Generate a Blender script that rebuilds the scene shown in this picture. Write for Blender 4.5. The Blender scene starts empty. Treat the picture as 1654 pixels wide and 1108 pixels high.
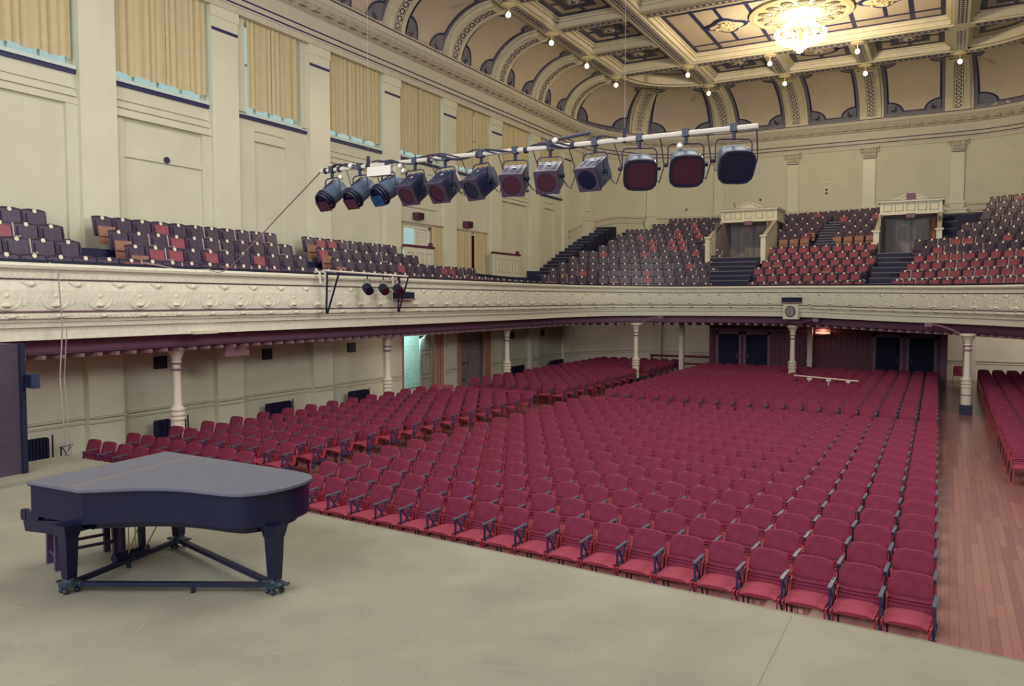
import bpy, math, random
from math import sin, cos, pi, radians, hypot, atan2, sqrt
from mathutils import Vector, Matrix
random.seed(7)
S = bpy.context.scene
COL = S.collection
# ------------------------------------------------------------------ camera
H = 3.95
cam = bpy.data.cameras.new('camera'); camo = bpy.data.objects.new('camera', cam); COL.objects.link(camo)
PIT = math.atan((554-486)/1275.0); YAW = math.atan((1528-827)*cos(PIT)/1275.0)
cam.sensor_fit = 'HORIZONTAL'; cam.sensor_width = 36.0; cam.lens = 36.0*1275/1654
cam.clip_start = 0.1; cam.clip_end = 300
camo.location = (0, 0, H); camo.rotation_euler = (pi/2-PIT, 0, YAW)
S.camera = camo
# ------------------------------------------------------------------ look
S.view_settings.view_transform = 'Standard'; S.view_settings.look = 'None'
S.view_settings.gamma = 1.0; S.view_settings.use_curve_mapping = False
S.view_settings.exposure = 0.0
S.cycles.use_denoising = True
S.cycles.max_bounces = 6; S.cycles.diffuse_bounces = 4; S.cycles.glossy_bounces = 2
S.cycles.transmission_bounces = 3; S.cycles.transparent_max_bounces = 6
S.cycles.caustics_reflective = False; S.cycles.caustics_refractive = False
S.cycles.sample_clamp_indirect = 4.0

def s2l(c):
    return tuple(((v/255.0)/12.92 if v/255.0 <= 0.04045 else ((v/255.0+0.055)/1.055)**2.4) for v in c)
w = bpy.data.worlds.new('daylight'); S.world = w; w.use_nodes = True
bg = w.node_tree.nodes['Background']; bg.inputs[0].default_value = (*s2l((178, 208, 206)), 1); bg.inputs[1].default_value = 1.0

def area(name, loc, aim, sx, sy, power, col):
    l = bpy.data.lights.new(name, 'AREA'); l.shape = 'RECTANGLE'; l.size = sx; l.size_y = sy
    l.energy = power; l.color = s2l(col)
    o = bpy.data.objects.new(name, l); COL.objects.link(o); o.location = loc
    o.rotation_euler = (Vector(aim)-Vector(loc)).to_track_quat('-Z', 'Y').to_euler()
    return o
area('frontal_fill', (-6, -5.5, 9.0), (-7, 30, 5.5), 16, 8, 2700, (246, 248, 255))  # broad fill added behind the camera to light the hall frontally
area('unseen_ceiling_fill', (-6, 14, 14.6), (-6, 14.01, 0), 9, 9, 1500, (250, 248, 240))  # soft fill added under the ceiling out of view; no chandelier hangs here
area('high_right_light', (5.5, 14, 9.5), (-18, 27, 6.5), 14, 3, 1700, (248, 250, 252))  # broad area light by the plain right wall, aimed at the left wall
area('under_balcony_left_fill', (-17.3, 24, 2.7), (-19.0, 24, 1.5), .8, 26, 105, (255, 244, 228))  # fill strip added under the balcony to brighten the left wall
area('under_balcony_rear_fill', (-9, 43.3, 3.0), (-9.5, 45.5, 1.3), 17, .9, 70, (255, 240, 222))  # fill added below the gallery to brighten the rear plaster wall
area('corridor_daylight', (-20.0, 27.6, 2.9), (-20.5, 28.4, 0), 1.2, 4, 140, (188, 234, 228))
area('under_balcony_right_fill', (4.0, 42.2, 3.0), (4.0, 45, 1.4), 6, 1.2, 110, (255, 246, 226))  # added fill brightening the rear wall right of the lobby

# ------------------------------------------------------------------ materials
M = {}
def mat(name, col, rough=0.6, var=0.0, scale=3.0, col2=None, bump=0.0, bscale=40.0, metal=0.0, spec=0.4,
        stretch=None, emit=None, estr=0.0, trans=0.0):
    m = bpy.data.materials.new(name); m.use_nodes = True; nt = m.node_tree; N = nt.nodes; L = nt.links
    b = N['Principled BSDF']; c = s2l(col)
    b.inputs['Base Color'].default_value = (*c, 1); b.inputs['Roughness'].default_value = rough
    b.inputs['Metallic'].default_value = metal; b.inputs['Specular IOR Level'].default_value = spec
    if var > 0 or col2 or bump > 0:
        tc = N.new('ShaderNodeTexCoord'); mp = N.new('ShaderNodeMapping'); L.new(tc.outputs['Object'], mp.inputs[0])
        if stretch: mp.inputs['Scale'].default_value = stretch
    if var > 0 or col2:
        nz = N.new('ShaderNodeTexNoise'); nz.inputs['Scale'].default_value = scale; nz.inputs['Detail'].default_value = 5
        L.new(mp.outputs[0], nz.inputs['Vector'])
        r = N.new('ShaderNodeValToRGB'); r.color_ramp.elements[0].position = 0.32; r.color_ramp.elements[1].position = 0.68
        a = s2l(col2) if col2 else tuple(v*(1-var) for v in c)
        d = c if col2 else tuple(min(1, v*(1+var)) for v in c)
        r.color_ramp.elements[0].color = (*a, 1); r.color_ramp.elements[1].color = (*d, 1)
        L.new(nz.outputs['Fac'], r.inputs[0]); L.new(r.outputs[0], b.inputs['Base Color'])
    if bump > 0:
        n2 = N.new('ShaderNodeTexNoise'); n2.inputs['Scale'].default_value = bscale; n2.inputs['Detail'].default_value = 3
        L.new(mp.outputs[0], n2.inputs['Vector'])
        bp = N.new('ShaderNodeBump'); bp.inputs['Strength'].default_value = bump; bp.inputs['Distance'].default_value = 0.02
        L.new(n2.outputs['Fac'], bp.inputs['Height']); L.new(bp.outputs[0], b.inputs['Normal'])
    if emit:
        b.inputs['Emission Color'].default_value = (*s2l(emit), 1); b.inputs['Emission Strength'].default_value = estr
    if trans > 0:
        tr = N.new('ShaderNodeBsdfTranslucent'); tr.inputs[0].default_value = (*c, 1)
        mx = N.new('ShaderNodeMixShader'); mx.inputs[0].default_value = trans
        out = N['Material Output']; L.new(b.outputs[0], mx.inputs[1]); L.new(tr.outputs[0], mx.inputs[2]); L.new(mx.outputs[0], out.inputs[0])
    M[name] = m; return m
mat('plaster', (205, 202, 180), 0.6, 0.035, 1.2)
mat('plaster_gloss', (213, 210, 188), 0.35, 0.03, 1.2)
mat('plaster_low', (198, 191, 178), 0.6, 0.05, 1.0)
mat('relief', (214, 210, 192), 0.5, 0.06, 9, bump=0.5, bscale=14)
mat('trim', (198, 191, 172), 0.5, 0.05, 5)
mat('trim_warm', (180, 168, 152), 0.5, 0.08, 6)
mat('cove', (194, 178, 156), 0.6, 0.05, 0.8)
mat('rib', (208, 198, 172), 0.5, 0.05, 3)
mat('navy', (34, 36, 82), 0.5, 0.12, 6)
mat('navy_thin', (42, 40, 84), 0.5)
mat('slate', (112, 110, 118), 0.6, 0.08, 4)
mat('stage', (142, 139, 124), 0.55, 0.0, 1.3, col2=(128, 125, 112), bump=0.12, bscale=30, spec=0.3)
mat('scuff', (158, 152, 132), 0.7)
mat('floor', (142, 99, 95), 0.22, 0.0, 1.0, col2=(122, 82, 86), stretch=(9, 0.8, 1), spec=0.5)
mat('redcloth', (118, 46, 68), 0.85, 0.12, 10, bump=0.25, bscale=160, spec=0.15)
mat('redcloth_seat', (142, 60, 76), 0.85, 0.10, 10, bump=0.25, bscale=160, spec=0.15)
mat('redplastic', (152, 50, 62), 0.4)
mat('armgrey', (72, 84, 98), 0.35)
mat('ironblue', (38, 44, 76), 0.5)
mat('leg', (84, 36, 66), 0.5)
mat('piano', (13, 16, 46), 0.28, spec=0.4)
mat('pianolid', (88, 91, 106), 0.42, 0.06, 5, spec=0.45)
mat('brass', (176, 160, 122), 0.4, metal=0.5)
mat('caster', (50, 62, 74), 0.35, metal=0.4)
mat('stool', (58, 44, 74), 0.5)
mat('mauve', (120, 84, 106), 0.5, 0.08, 4)
mat('mauve_light', (150, 118, 122), 0.5)
mat('darkwood', (104, 34, 58), 0.5, 0.0, 2.2, col2=(74, 22, 48), stretch=(8, 8, 0.5))
mat('doordark', (10, 15, 50), 0.75)
mat('drape', (202, 185, 146), 0.85, 0.05, 4, trans=0.12)
mat('drape_low', (170, 122, 108), 0.85, 0.08, 4)
mat('column', (208, 196, 180), 0.45, 0.04, 5)
mat('lframe', (58, 46, 66), 0.5)
mat('panelbrown', (66, 56, 72), 0.6, 0.15, 3)
mat('seam', (120, 114, 100), 0.7)
mat('black', (17, 20, 48), 0.5)
mat('pclamp', (40, 44, 68), 0.5)
mat('lantern', (34, 38, 68), 0.38, 0.1, 8)
mat('lantern_grey', (74, 90, 108), 0.35, 0.15, 8)
mat('gelred', (58, 20, 40), 0.25)
mat('gelblue', (18, 52, 84), 0.25)
mat('lensdark', (16, 16, 44), 0.15)
mat('pipe', (206, 200, 190), 0.35, metal=0.2)
mat('cable', (40, 38, 62), 0.6)
mat('rope', (150, 138, 138), 0.7)
mat('seatbrown', (72, 60, 80), 0.35, 0.25, 9, spec=0.6)
mat('seatred', (146, 76, 90), 0.4, 0.15, 6, spec=0.5)
mat('ply', (150, 108, 94), 0.5, 0.1, 5)
mat('standard', (62, 54, 72), 0.4)
mat('standard_lit', (176, 166, 162), 0.4)  # pale copy of the standard colour, imitating reflected light on its edges
mat('disc', (226, 214, 188), 0.5)
mat('stepdark', (32, 32, 62), 0.6)
mat('nosing', (112, 108, 112), 0.5)
mat('doorgrey', (134, 128, 130), 0.5, 0.05, 3)
mat('doorlit', (174, 176, 162), 0.5, 0.04, 3)  # lighter door grey, with daylight on the open leaves put into it
mat('doorteal', (186, 204, 200), 0.5, 0.04, 3)
mat('clockface', (140, 134, 132), 0.4)
mat('sill', (196, 208, 200), 0.5)
mat('bulb', (255, 240, 210), 0.3, emit=(255, 236, 196), estr=14)
mat('bulb2', (255, 240, 210), 0.3, emit=(255, 240, 206), estr=9)
mat('crystal', (240, 228, 196), 0.15, emit=(255, 232, 186), estr=0.9)  # slight emission imitates lamplight caught in the drops
mat('tube', (255, 190, 160), 0.3, emit=(255, 190, 150), estr=2.2)
mat('gold', (206, 190, 150), 0.4)
gm = bpy.data.materials.new('glass'); gm.use_nodes = True; _n = gm.node_tree.nodes; _l = gm.node_tree.links
_t = _n.new('ShaderNodeBsdfTransparent'); _g = _n.new('ShaderNodeBsdfGlossy'); _g.inputs['Roughness'].default_value = 0.03; _m = _n.new('ShaderNodeMixShader'); _m.inputs[0].default_value = 0.1
_l.new(_t.outputs[0], _m.inputs[1]); _l.new(_g.outputs[0], _m.inputs[2]); _l.new(_m.outputs[0], _n['Material Output'].inputs[0]); M['glass'] = gm

# ------------------------------------------------------------------ mesh helper
class MB:
    def __init__(s): s.v = []; s.f = []; s.mi = []; s.mats = []; s.cur = 0
    def use(s, m):
        if m not in s.mats: s.mats.append(m)
        s.cur = s.mats.index(m); return s
    def add(s, vs, fs):
        o = len(s.v); s.v += [tuple(p) for p in vs]; s.f += [tuple(i+o for i in f) for f in fs]; s.mi += [s.cur]*len(fs)
        return s
    def box(s, x0, x1, y0, y1, z0, z1):
        return s.hexa([(x0,y0,z0),(x1,y0,z0),(x1,y1,z0),(x0,y1,z0),(x0,y0,z1),(x1,y0,z1),(x1,y1,z1),(x0,y1,z1)])
    def hexa(s, v):
        return s.add(v, [(0,3,2,1),(4,5,6,7),(0,1,5,4),(1,2,6,5),(2,3,7,6),(3,0,4,7)])
    def cbox(s, c, d, rot=None):
        R = rot if rot is not None else Matrix.Identity(3); c = Vector(c); h = Vector(d)/2
        return s.hexa([c+R@Vector((sx*h.x, sy*h.y, sz*h.z)) for sz in (-1,1) for sx,sy in ((-1,-1),(1,-1),(1,1),(-1,1))])
    def tube(s, pts, r, n=8, cap=True):
        pts = [Vector(p) for p in pts]; k = len(pts); rs = r if isinstance(r, (list, tuple)) else [r]*k
        vs = []; fs = []; prev = None
        for i, p in enumerate(pts):
            t = (pts[min(i+1,k-1)]-pts[max(i-1,0)]).normalized()
            if prev is None: u = t.orthogonal().normalized()
            else:
                u = prev-t*prev.dot(t); u = u.normalized() if u.length > 1e-6 else t.orthogonal().normalized()
            prev = u; q = t.cross(u)
            for j in range(n):
                a = 2*pi*j/n; vs.append(p+(u*cos(a)+q*sin(a))*rs[i])
        for i in range(k-1):
            for j in range(n): fs.append((i*n+j, i*n+(j+1)%n, (i+1)*n+(j+1)%n, (i+1)*n+j))
        if cap: fs.append(tuple(range(n))[::-1]); fs.append(tuple((k-1)*n+j for j in range(n)))
        return s.add(vs, fs)
    def bar(s, a, b, wx, wy):
        a = Vector(a); b = Vector(b); t = (b-a).normalized()
        up = Vector((0,0,1)) if abs(t.z) < 0.9 else Vector((1,0,0))
        u = t.cross(up).normalized()*wx/2; v = u.cross(t).normalized()*wy/2
        return s.hexa([a-u-v,a+u-v,a+u+v,a-u+v,b-u-v,b+u-v,b+u+v,b-u+v])
    def lathe(s, prof, c=(0,0,0), n=16):
        vs = []; fs = []; m = len(prof)
        for r, z in prof:
            for j in range(n): vs.append((c[0]+r*cos(2*pi*j/n), c[1]+r*sin(2*pi*j/n), c[2]+z))
        for i in range(m-1):
            for j in range(n): fs.append((i*n+j, i*n+(j+1)%n, (i+1)*n+(j+1)%n, (i+1)*n+j))
        fs.append(tuple(range(n))[::-1]); fs.append(tuple((m-1)*n+j for j in range(n)))
        return s.add(vs, fs)
    def prism(s, out, z0, z1):
        n = len(out); vs = [(x,y,z0) for x,y in out]+[(x,y,z1) for x,y in out]
        return s.add(vs, [tuple(range(n))[::-1], tuple(range(n, 2*n))]+[(i,(i+1)%n,n+(i+1)%n,n+i) for i in range(n)])
    def grid(s, P):   # P[i][j] points
        a = len(P); b = len(P[0]); vs = [p for r in P for p in r]
        return s.add(vs, [(i*b+j, i*b+j+1, (i+1)*b+j+1, (i+1)*b+j) for i in range(a-1) for j in range(b-1)])
    def sphere(s, c, r, n=10, m=6, sz=1.0):
        return s.lathe([(max(1e-4, r*sin(pi*i/m)), -r*sz*cos(pi*i/m)) for i in range(m+1)], c, n)
    def mesh(s, name, mname=None, smooth=False):
        me = bpy.data.meshes.new(name); me.from_pydata(s.v, [], s.f)
        ms = s.mats or [mname]
        for q in ms: me.materials.append(M[q])
        if len(ms) > 1: me.polygons.foreach_set('material_index', s.mi)
        if smooth: me.polygons.foreach_set('use_smooth', [True]*len(me.polygons))
        me.update()
        if smooth:
            try: me.set_sharp_from_angle(angle=radians(38))
            except Exception: pass
        return me
    def obj(s, name, mname=None, parent=None, smooth=False, **kw):
        return link(name, s.mesh(name, mname, smooth), parent, **kw)
def link(name, data, parent=None, loc=None, rz=None, label=None, cat=None, group=None, kind=None):
    o = bpy.data.objects.new(name, data); COL.objects.link(o)
    if parent: o.parent = parent
    if loc is not None: o.location = loc
    if rz is not None: o.rotation_euler = (0, 0, rz)
    if label: o['label'] = label
    if cat: o['category'] = cat
    if group: o['group'] = group
    if kind: o['kind'] = kind
    return o
def empty(name, loc, rz=0, label=None, cat=None, group=None, kind=None):
    return link(name, None, None, loc, rz, label, cat, group, kind)
ORD = ['first','second','third','fourth','fifth','sixth','seventh','eighth','ninth','tenth','eleventh','twelfth','thirteenth','fourteenth','fifteenth','sixteenth','seventeenth','eighteenth','nineteenth','twentieth',
 'twenty-first','twenty-second','twenty-third','twenty-fourth','twenty-fifth','twenty-sixth','twenty-seventh','twenty-eighth','twenty-ninth','thirtieth','thirty-first','thirty-second','thirty-third','thirty-fourth','thirty-fifth','thirty-sixth','thirty-seventh','thirty-eighth','thirty-ninth','fortieth']+['far']*20

def ordn(n):
    n += 1
    if n <= 40: return ORD[n-1]
    return {50:'fiftieth', 60:'sixtieth'}.get(n) or ('forty','fifty','sixty')[n//10-4]+'-'+ORD[n%10-1]
def norms(path):
    n = len(path); out = []
    for i in range(n):
        a = path[max(i-1,0)]; b = path[min(i+1,n-1)]; dx = b[0]-a[0]; dy = b[1]-a[1]; l = hypot(dx,dy) or 1
        out.append((dy/l, -dx/l))      # right-hand normal: into the hall
    return out
def sweep(mb, path, prof, zf=None):
    """prof: (offset into hall, z or v); zf(i, v) -> z"""
    ns = norms(path); P = []
    for i, (p, nn) in enumerate(zip(path, ns)):
        P.append([(p[0]+nn[0]*o, p[1]+nn[1]*o, zf(i, v) if zf else v) for o, v in prof])
    return mb.grid(P)
def offset(path, d):
    return [(p[0]+n[0]*d, p[1]+n[1]*d) for p, n in zip(path, norms(path))]

def project(x, y, z):
    fx, fy, fz = -sin(YAW)*cos(PIT), cos(YAW)*cos(PIT), -sin(PIT)
    dx, dy, dz = x, y, z-H; d = dx*fx+dy*fy+dz*fz
    if d < 0.2: return None
    u = dx*cos(YAW)+dy*sin(YAW)
    ux, uy, uz = -sin(YAW)*sin(PIT), cos(YAW)*sin(PIT), cos(PIT)
    v = dx*ux+dy*uy+dz*uz
    return 827+1275*u/d, 554-1275*v/d, d

XL, XR, CX = -18.8, 7.1, -5.85
# ------------------------------------------------------------------ floor and stage
mb = MB(); mb.box(-21.5, 9, -6, 47.5, -0.3, 0); mb.obj('floor', 'floor', kind='structure')
nt = bpy.data.materials.new('board'); nt.use_nodes = True; M['board'] = nt
_b = nt.node_tree.nodes['Principled BSDF']; _b.inputs['Roughness'].default_value = .24
_oi = nt.node_tree.nodes.new('ShaderNodeObjectInfo'); _r = nt.node_tree.nodes.new('ShaderNodeValToRGB')
_r.color_ramp.elements[0].color = (*s2l((128, 88, 88)), 1); _r.color_ramp.elements[1].color = (*s2l((146, 103, 97)), 1)
nt.node_tree.links.new(_oi.outputs['Random'], _r.inputs[0]); nt.node_tree.links.new(_r.outputs[0], _b.inputs['Base Color'])
flo = bpy.data.objects['floor']; rb = random.Random(2)
bmes = [MB().box(-.051, .051, 0, L_, 0, .008).mesh('floor_board', 'board') for L_ in (1.6, 2.0, 2.4)]
for k in range(14):
    y = 8.3+rb.uniform(-1.2, 0)
    while y < 24:
        j = rb.randrange(3); link('floor_board', bmes[j], flo, (.085+k*.1045, y, .0)); y += (1.6, 2.0, 2.4)[j]+.004
def edge(x): return 7.89-(x+7.45)*0.073 if x > -12.5 else 8.28
mb = MB(); mb.prism([(-12.5,-6),(XR-.1,-6),(XR-.1,edge(XR)),(0.6,edge(.6)),(-2.3,edge(-2.3)),(-7.5,edge(-7.5)),(-12.5,edge(-12.5))], 0.02, 1.1)
stage = mb.obj('stage_platform', 'stage', kind='structure')
mb = MB(); pts = [(-12.5,edge(-12.5)),(-7.5,edge(-7.5)),(-2.3,edge(-2.3)),(XR-.1,edge(XR))]
for a, b in zip(pts[:-1], pts[1:]): mb.bar((a[0],a[1],1.085),(b[0],b[1],1.085),0.03,0.034)
mb.obj('edge_nosing', 'seam', stage, label='worn pale timber nosing')
# floor cloth seams and scuffs on the boards
mb = MB()
for k in range(5, 9):
    x = -10.3+k*1.83; mb.bar((x, 0.5, 1.1), (x, edge(x)-.06, 1.1), 0.008, 0.002)
mb.obj('board_seam', 'seam', stage, kind='stuff')
mb = MB()
for k in range(170):
    x = random.uniform(-8.5, 1.2); y = random.uniform(3.2, 6.9); a = random.choice([random.gauss(.25,.25), random.gauss(1.5,.4)]); l = random.uniform(.03,.22)
    mb.bar((x,y,1.1005),(x+l*cos(a),y+l*sin(a),1.1005), random.uniform(.003,.007), 0.0015)
mb.obj('scuff_mark', 'scuff', stage, kind='stuff')
mb = MB(); mb.box(-13.9,-12.52,6.6,8.5,0.02,1.16); mb.obj('stage_step', 'stage', kind='structure')

# ------------------------------------------------------------------ walls with holes
def wall_holes(mb, X0, X1, y0, y1, z0, z1, holes):
    ys = sorted({y0, y1, *[h[0] for h in holes], *[h[1] for h in holes]}); ys = [y for y in ys if y0 <= y <= y1]
    for a, b in zip(ys[:-1], ys[1:]):
        hz = sorted([(h[2], h[3]) for h in holes if h[0] <= a+1e-6 and h[1] >= b-1e-6]); z = z0
        for p, q in hz:
            if p > z: mb.box(X0, X1, a, b, z, p)
            z = q
        if z < z1: mb.box(X0, X1, a, b, z, z1)
PB = [(12.17+4.02*k, 13.15+4.02*k) for k in range(-3, 8)]       # pilasters
BAYS = [(PB[k][1], PB[k+1][0]) for k in range(len(PB)-1)]        # window bays; BAYS[3] starts at 13.15
win = []
for k, (a, b) in enumerate(BAYS):
    if k == 4: win.append((17.55, 19.95, 9.72, 12.45))
    elif k == 9: win.append((37.6, 39.9, 9.72, 12.45))
    else: win.append((a+.02, b-.02, 9.72, 12.45))
doors_lo = [(25.42, 27.55, 0.0, 2.64), (29.62, 31.9, 0.0, 2.64)]
doors_up = [(25.45, 27.45, 4.6, 7.0), (29.3, 31.6, 4.6, 7.0)]
XF = -19.0
mb = MB(); wall_holes(mb, -19.25, XF, 0, 41, 0, 12.6, win+doors_lo+doors_up)
wl = mb.obj('wall_left', 'plaster', kind='structure')
for k, (a, b) in enumerate(PB):
    p = MB(); p.box(XF, XL, a, b, 0, 12.5)
    p.box(XL, XL+.03, a-.03, b+.03, 12.2, 12.5)
    o = p.obj('pilaster', 'plaster_gloss', wl)
    q = MB(); q.box(XL, XL+.012, a+.01, b-.01, 11.80, 11.89); q.obj('painted_band', 'navy_thin', o)
# recessed panels, sills, mouldings in each bay
for k, (a, b) in enumerate(BAYS):
    zs = 9.62
    q = MB(); q.box(XF, XF+.06, a, b, zs-.09, zs+.01); q.obj('window_sill_band', 'navy_thin', wl)
    q = MB(); q.box(-19.2, XF+.10, win[k][0], win[k][1], zs+.01, zs+.10); q.obj('window_sill', 'sill', wl)
    q = MB()
    if k not in (4, 9):
        for z0, z1, d in ((9.18,9.22,.05),(8.98,9.06,.07),(8.78,8.93,.11)): q.box(XF, XF+d, a, b, z0, z1)
        q.box(XF, XF+.05, a, a+.28, 5.0, 8.78); q.box(XF, XF+.09, b-.3, b, 5.0, 8.78)
        if k == 3: q.box(XF, XF+.16, a, b+.02, 8.74, 8.80)
        q.box(XF, XF+.06, a+.28, b-.3, 7.73, 7.90) if k in (3, 6) else None
    else:
        q.box(XF, XF+.05, a, b, 9.22, 9.25)
        q.box(XF, XF+.07, a, a+.72, 5.0, 9.22); q.box(XF, XF+.07, b-1.0, b, 5.0, 9.22); q.box(XF, XF+.09, a+.72, b-1.0, 8.9, 9.1)
        q.box(XF, XF+.07, a, win[k][0], 9.72, 12.5); q.box(XF, XF+.07, win[k][1], b, 9.72, 12.5)
    q.obj('blind_panel_moulding', 'plaster', wl)
    q = MB(); q.box(XF, XF+.05, a, b, 12.45, 12.6); q.obj('window_head', 'trim', wl)
# dado rail
mb = MB()
runs = []
for k, (a, b) in enumerate(PB):
    runs.append((a, b, XL))
for a, b in BAYS: runs.append((a, b, XF))
for a, b, X in runs:
    segs = [(a, b)]
    for d in doors_lo: segs = [t for (p, q2) in segs for t in ((p, min(q2, d[0]-.35)), (max(p, d[1]+.35), q2)) if t[1]-t[0] > .03]
    for p, q2 in segs:
        mb.box(X, X+.09, p, q2, .98, 1.03); mb.box(X, X+.05, p, q2, .85, .89); mb.box(X, X+.03, p, q2, 0, .16)
mb.obj('baseboard_left', 'trim', kind='structure')
# wall fittings
for i, (y, X) in enumerate([(14.39, XF), (18.3, XF), (22.4, XF), (34.6, XF), (38.0, XF)]):
    q = MB(); q.box(X, X+.05, y-.2, y+.2, 2.08, 2.42)
    o = q.obj('wall_vent', 'black', label='small dark square grille on the lower left wall, %s from the stage' % ORD[i], cat='vent', group='vents on the lower left wall')
    q = MB()
    for j in range(5): q.box(X+.05, X+.062, y-.18, y+.18, 2.12+j*.06, 2.14+j*.06)
    q.obj('slat', 'ironblue', o, kind='stuff')
def radiator(x, y0, y1, z0, z1, label):
    o = empty('radiator', (x, (y0+y1)/2, 0), 0, label, 'radiator', 'radiators along the left wall')
    L = y1-y0; n = max(4, int(L/.075)); me = None
    q = MB()
    for k in range(n):
        yy = -L/2+(k+.5)*L/n; q.box(-.09, .09, yy-.028, yy+.028, z0+.08, z1-.01); q.box(-.06, .06, yy-.02, yy+.02, z1-.01, z1+.015)
    q.obj('radiator_fin', 'black', o, kind='stuff')
    q = MB(); q.tube([(0,-L/2,z0+.14),(0,L/2+.12,z0+.14)], .025, 6); q.tube([(0,L/2+.12,0.0),(0,L/2+.12,z1+.05)], .02, 6); q.obj('pipe', 'black', o)
    for fy in (-L/2+.05, L/2-.05): q = MB(); q.box(-.07,.07,fy-.03,fy+.03,0,z0+.1); q.obj('foot', 'black', o)
radiator(-18.55, 10.15, 10.95, .02, .72, 'dark cast radiator by the wall beside the stage step')
radiator(-18.58, 13.88, 14.81, .02, .71, 'dark cast radiator on the wall behind the nearest left column')
radiator(-18.58, 17.87, 18.88, .02, .71, 'dark cast radiator midway between the first two left columns')
radiator(-18.58, 21.8, 22.76, .02, .70, 'dark cast radiator by the wall before the open door')
radiator(-18.58, 33.9, 35.0, .02, .72, 'dark cast radiator behind the third left column')
radiator(-18.58, 38.2, 39.6, .02, .72, 'dark cast radiator at the far end of the left wall')

# ------------------------------------------------------------------ upper wall path (curved rear corners) and entablature
def corner(n=22):
    return [(-12-6.8*cos(t), 40.9+8.1*sin(t)) for t in [pi/2*i/n for i in range(n+1)]]
def mirror(p): return (2*CX-p[0], p[1])
cl = corner(); WP = [(XL, 0.0)]+[(XL, y) for y in range(2, 41, 2)]+cl+[(x, 49.0) for x in (-10,-8,-6,-4,-2,0)]+[mirror(p) for p in cl[::-1]]+[(XR, y) for y in range(40, -1, -2)]
mb = MB(); sweep(mb, [(p[0], p[1]) for p in WP if p[1] >= 40.9], [(0, 4.0), (0, 12.7)])
wr = mb.obj('wall_rear', 'plaster', kind='structure', smooth=True)
mb = MB(); mb.box(XR, XR+.3, -6, 41, 0, 13); mb.obj('wall_right', 'plaster', kind='structure')
mb = MB(); mb.box(-21.5, 9, -6.3, -6, 0, 17); mb.obj('wall_front', 'plaster', kind='structure')
mb = MB(); mb.box(-19.25, -18.8, -6, 0, 0, 14.2); mb.obj('wall_stage_side', 'plaster', kind='structure')
ent = MB(); sweep(ent, WP, [(-.25,12.5),(.06,12.5),(.06,12.68),(.09,12.69),(.09,12.9),(.05,12.92),(.05,13.42),(.14,13.46),(.14,13.52),(.2,13.56),(.34,13.74),(.36,13.78),(.42,13.84),(.46,13.98),(.46,14.06),(-.1,14.06)])
eo = ent.obj('cornice', 'trim', kind='structure')
for nm, z0, z1, o1 in (('painted_line',12.74,12.79,.095),('painted_line',12.95,13.0,.056),('painted_line',14.0,14.045,.468)):
    q = MB(); sweep(q, WP, [(o1-.01, z0),(o1, z0),(o1, z1),(o1-.01, z1)]); q.obj(nm, 'navy_thin', eo)
# modillions under the cornice, one by one along the wall path
def walk(path, step, start=0.0):
    """points at equal spacing: (x, y, tangent angle, s)"""
    out = []; acc = 0.0; nxt = start
    for a, b in zip(path[:-1], path[1:]):
        l = hypot(b[0]-a[0], b[1]-a[1])
        while nxt <= acc+l and l > 0:
            t = (nxt-acc)/l; out.append((a[0]+(b[0]-a[0])*t, a[1]+(b[1]-a[1])*t, atan2(b[1]-a[1], b[0]-a[0]), nxt)); nxt += step
        acc += l
    return out
mm = MB(); mm.box(-.16,.16,-.34,-.10,13.53,13.72); mm.box(-.1,.1,-.40,-.34,13.60,13.70); mod = mm.mesh('modillion', 'trim_warm')
cnt = 0
for x, y, a, s in walk(WP, .62, 17.2):
    pr = project(x, y, 13.6)
    if pr and -20 < pr[0] < 1680 and pr[1] > -20 and cnt < 298:
        link('modillion', mod, eo, (x, y, 0), a); cnt += 1
# egg band
q = MB()
for x, y, a, s in walk(WP, .16, 17.2):
    pr = project(x, y, 13.6)
    if pr and -20 < pr[0] < 1680 and pr[1] > -20:
        nx, ny = sin(a), -cos(a); q.cbox((x+nx*.16, y+ny*.16, 13.49), (.09,.05,.05), Matrix.Rotation(a, 3, 'Z'))
q.obj('bead_row', 'trim_warm', eo, kind='stuff')
# rear pilasters with leafy capitals
def rear_pilaster(x, y, rz, w, parent, n=0):
    o = link('rear_pilaster', None, parent, (x, y, 0), rz)
    q = MB(); q.box(-w/2, w/2, -.16, .1, 8.9, 11.95); q.box(-w/2-.08, w/2+.08, -.22, .1, 9.15, 9.3); q.box(-w/2-.05, w/2+.05, -.2, .1, 9.0, 9.12); q.box(-w/2-.14,w/2+.14,-.26,.1,5.0,8.9); q.box(-w/2-.2,w/2+.2,-.3,.1,8.62,8.72); q.box(-w/2-.2,w/2+.2,-.3,.1,8.82,8.92)
    q.obj('shaft', 'plaster_gloss', o)
    q = MB(); q.box(-w/2, w/2, -.175, -.16, 11.9, 11.95); q.obj('painted_band', 'navy_thin', o)
    q = MB(); q.box(-w/2,w/2,-.15,.1,11.95,12.5); q.box(-w/2-.14,w/2+.14,-.26,.1,12.48,12.6)
    for r_, z in ((0, 12.02), (1, 12.2)):
        for k in range(5):
            xx = -w/2+(k+.5*(1-r_*.0))*w/5+.02
            q.sphere((xx, -.19, z+.1), .085, 6, 4, 1.3)
    for sx in (-1, 1): q.tube([(sx*(w/2+.06)+.10*cos(t), -.2, 12.40+.10*sin(t)) for t in [pi*2*i/8 for i in range(9)]], .03, 5)
    q.sphere((0,-.2,12.45), .09, 6, 4)
    q.obj('capital', 'trim', o)
for x in (-12.35, -8.05, -3.96, .36): rear_pilaster(x, 49.0, 0, .64, wr)
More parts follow.
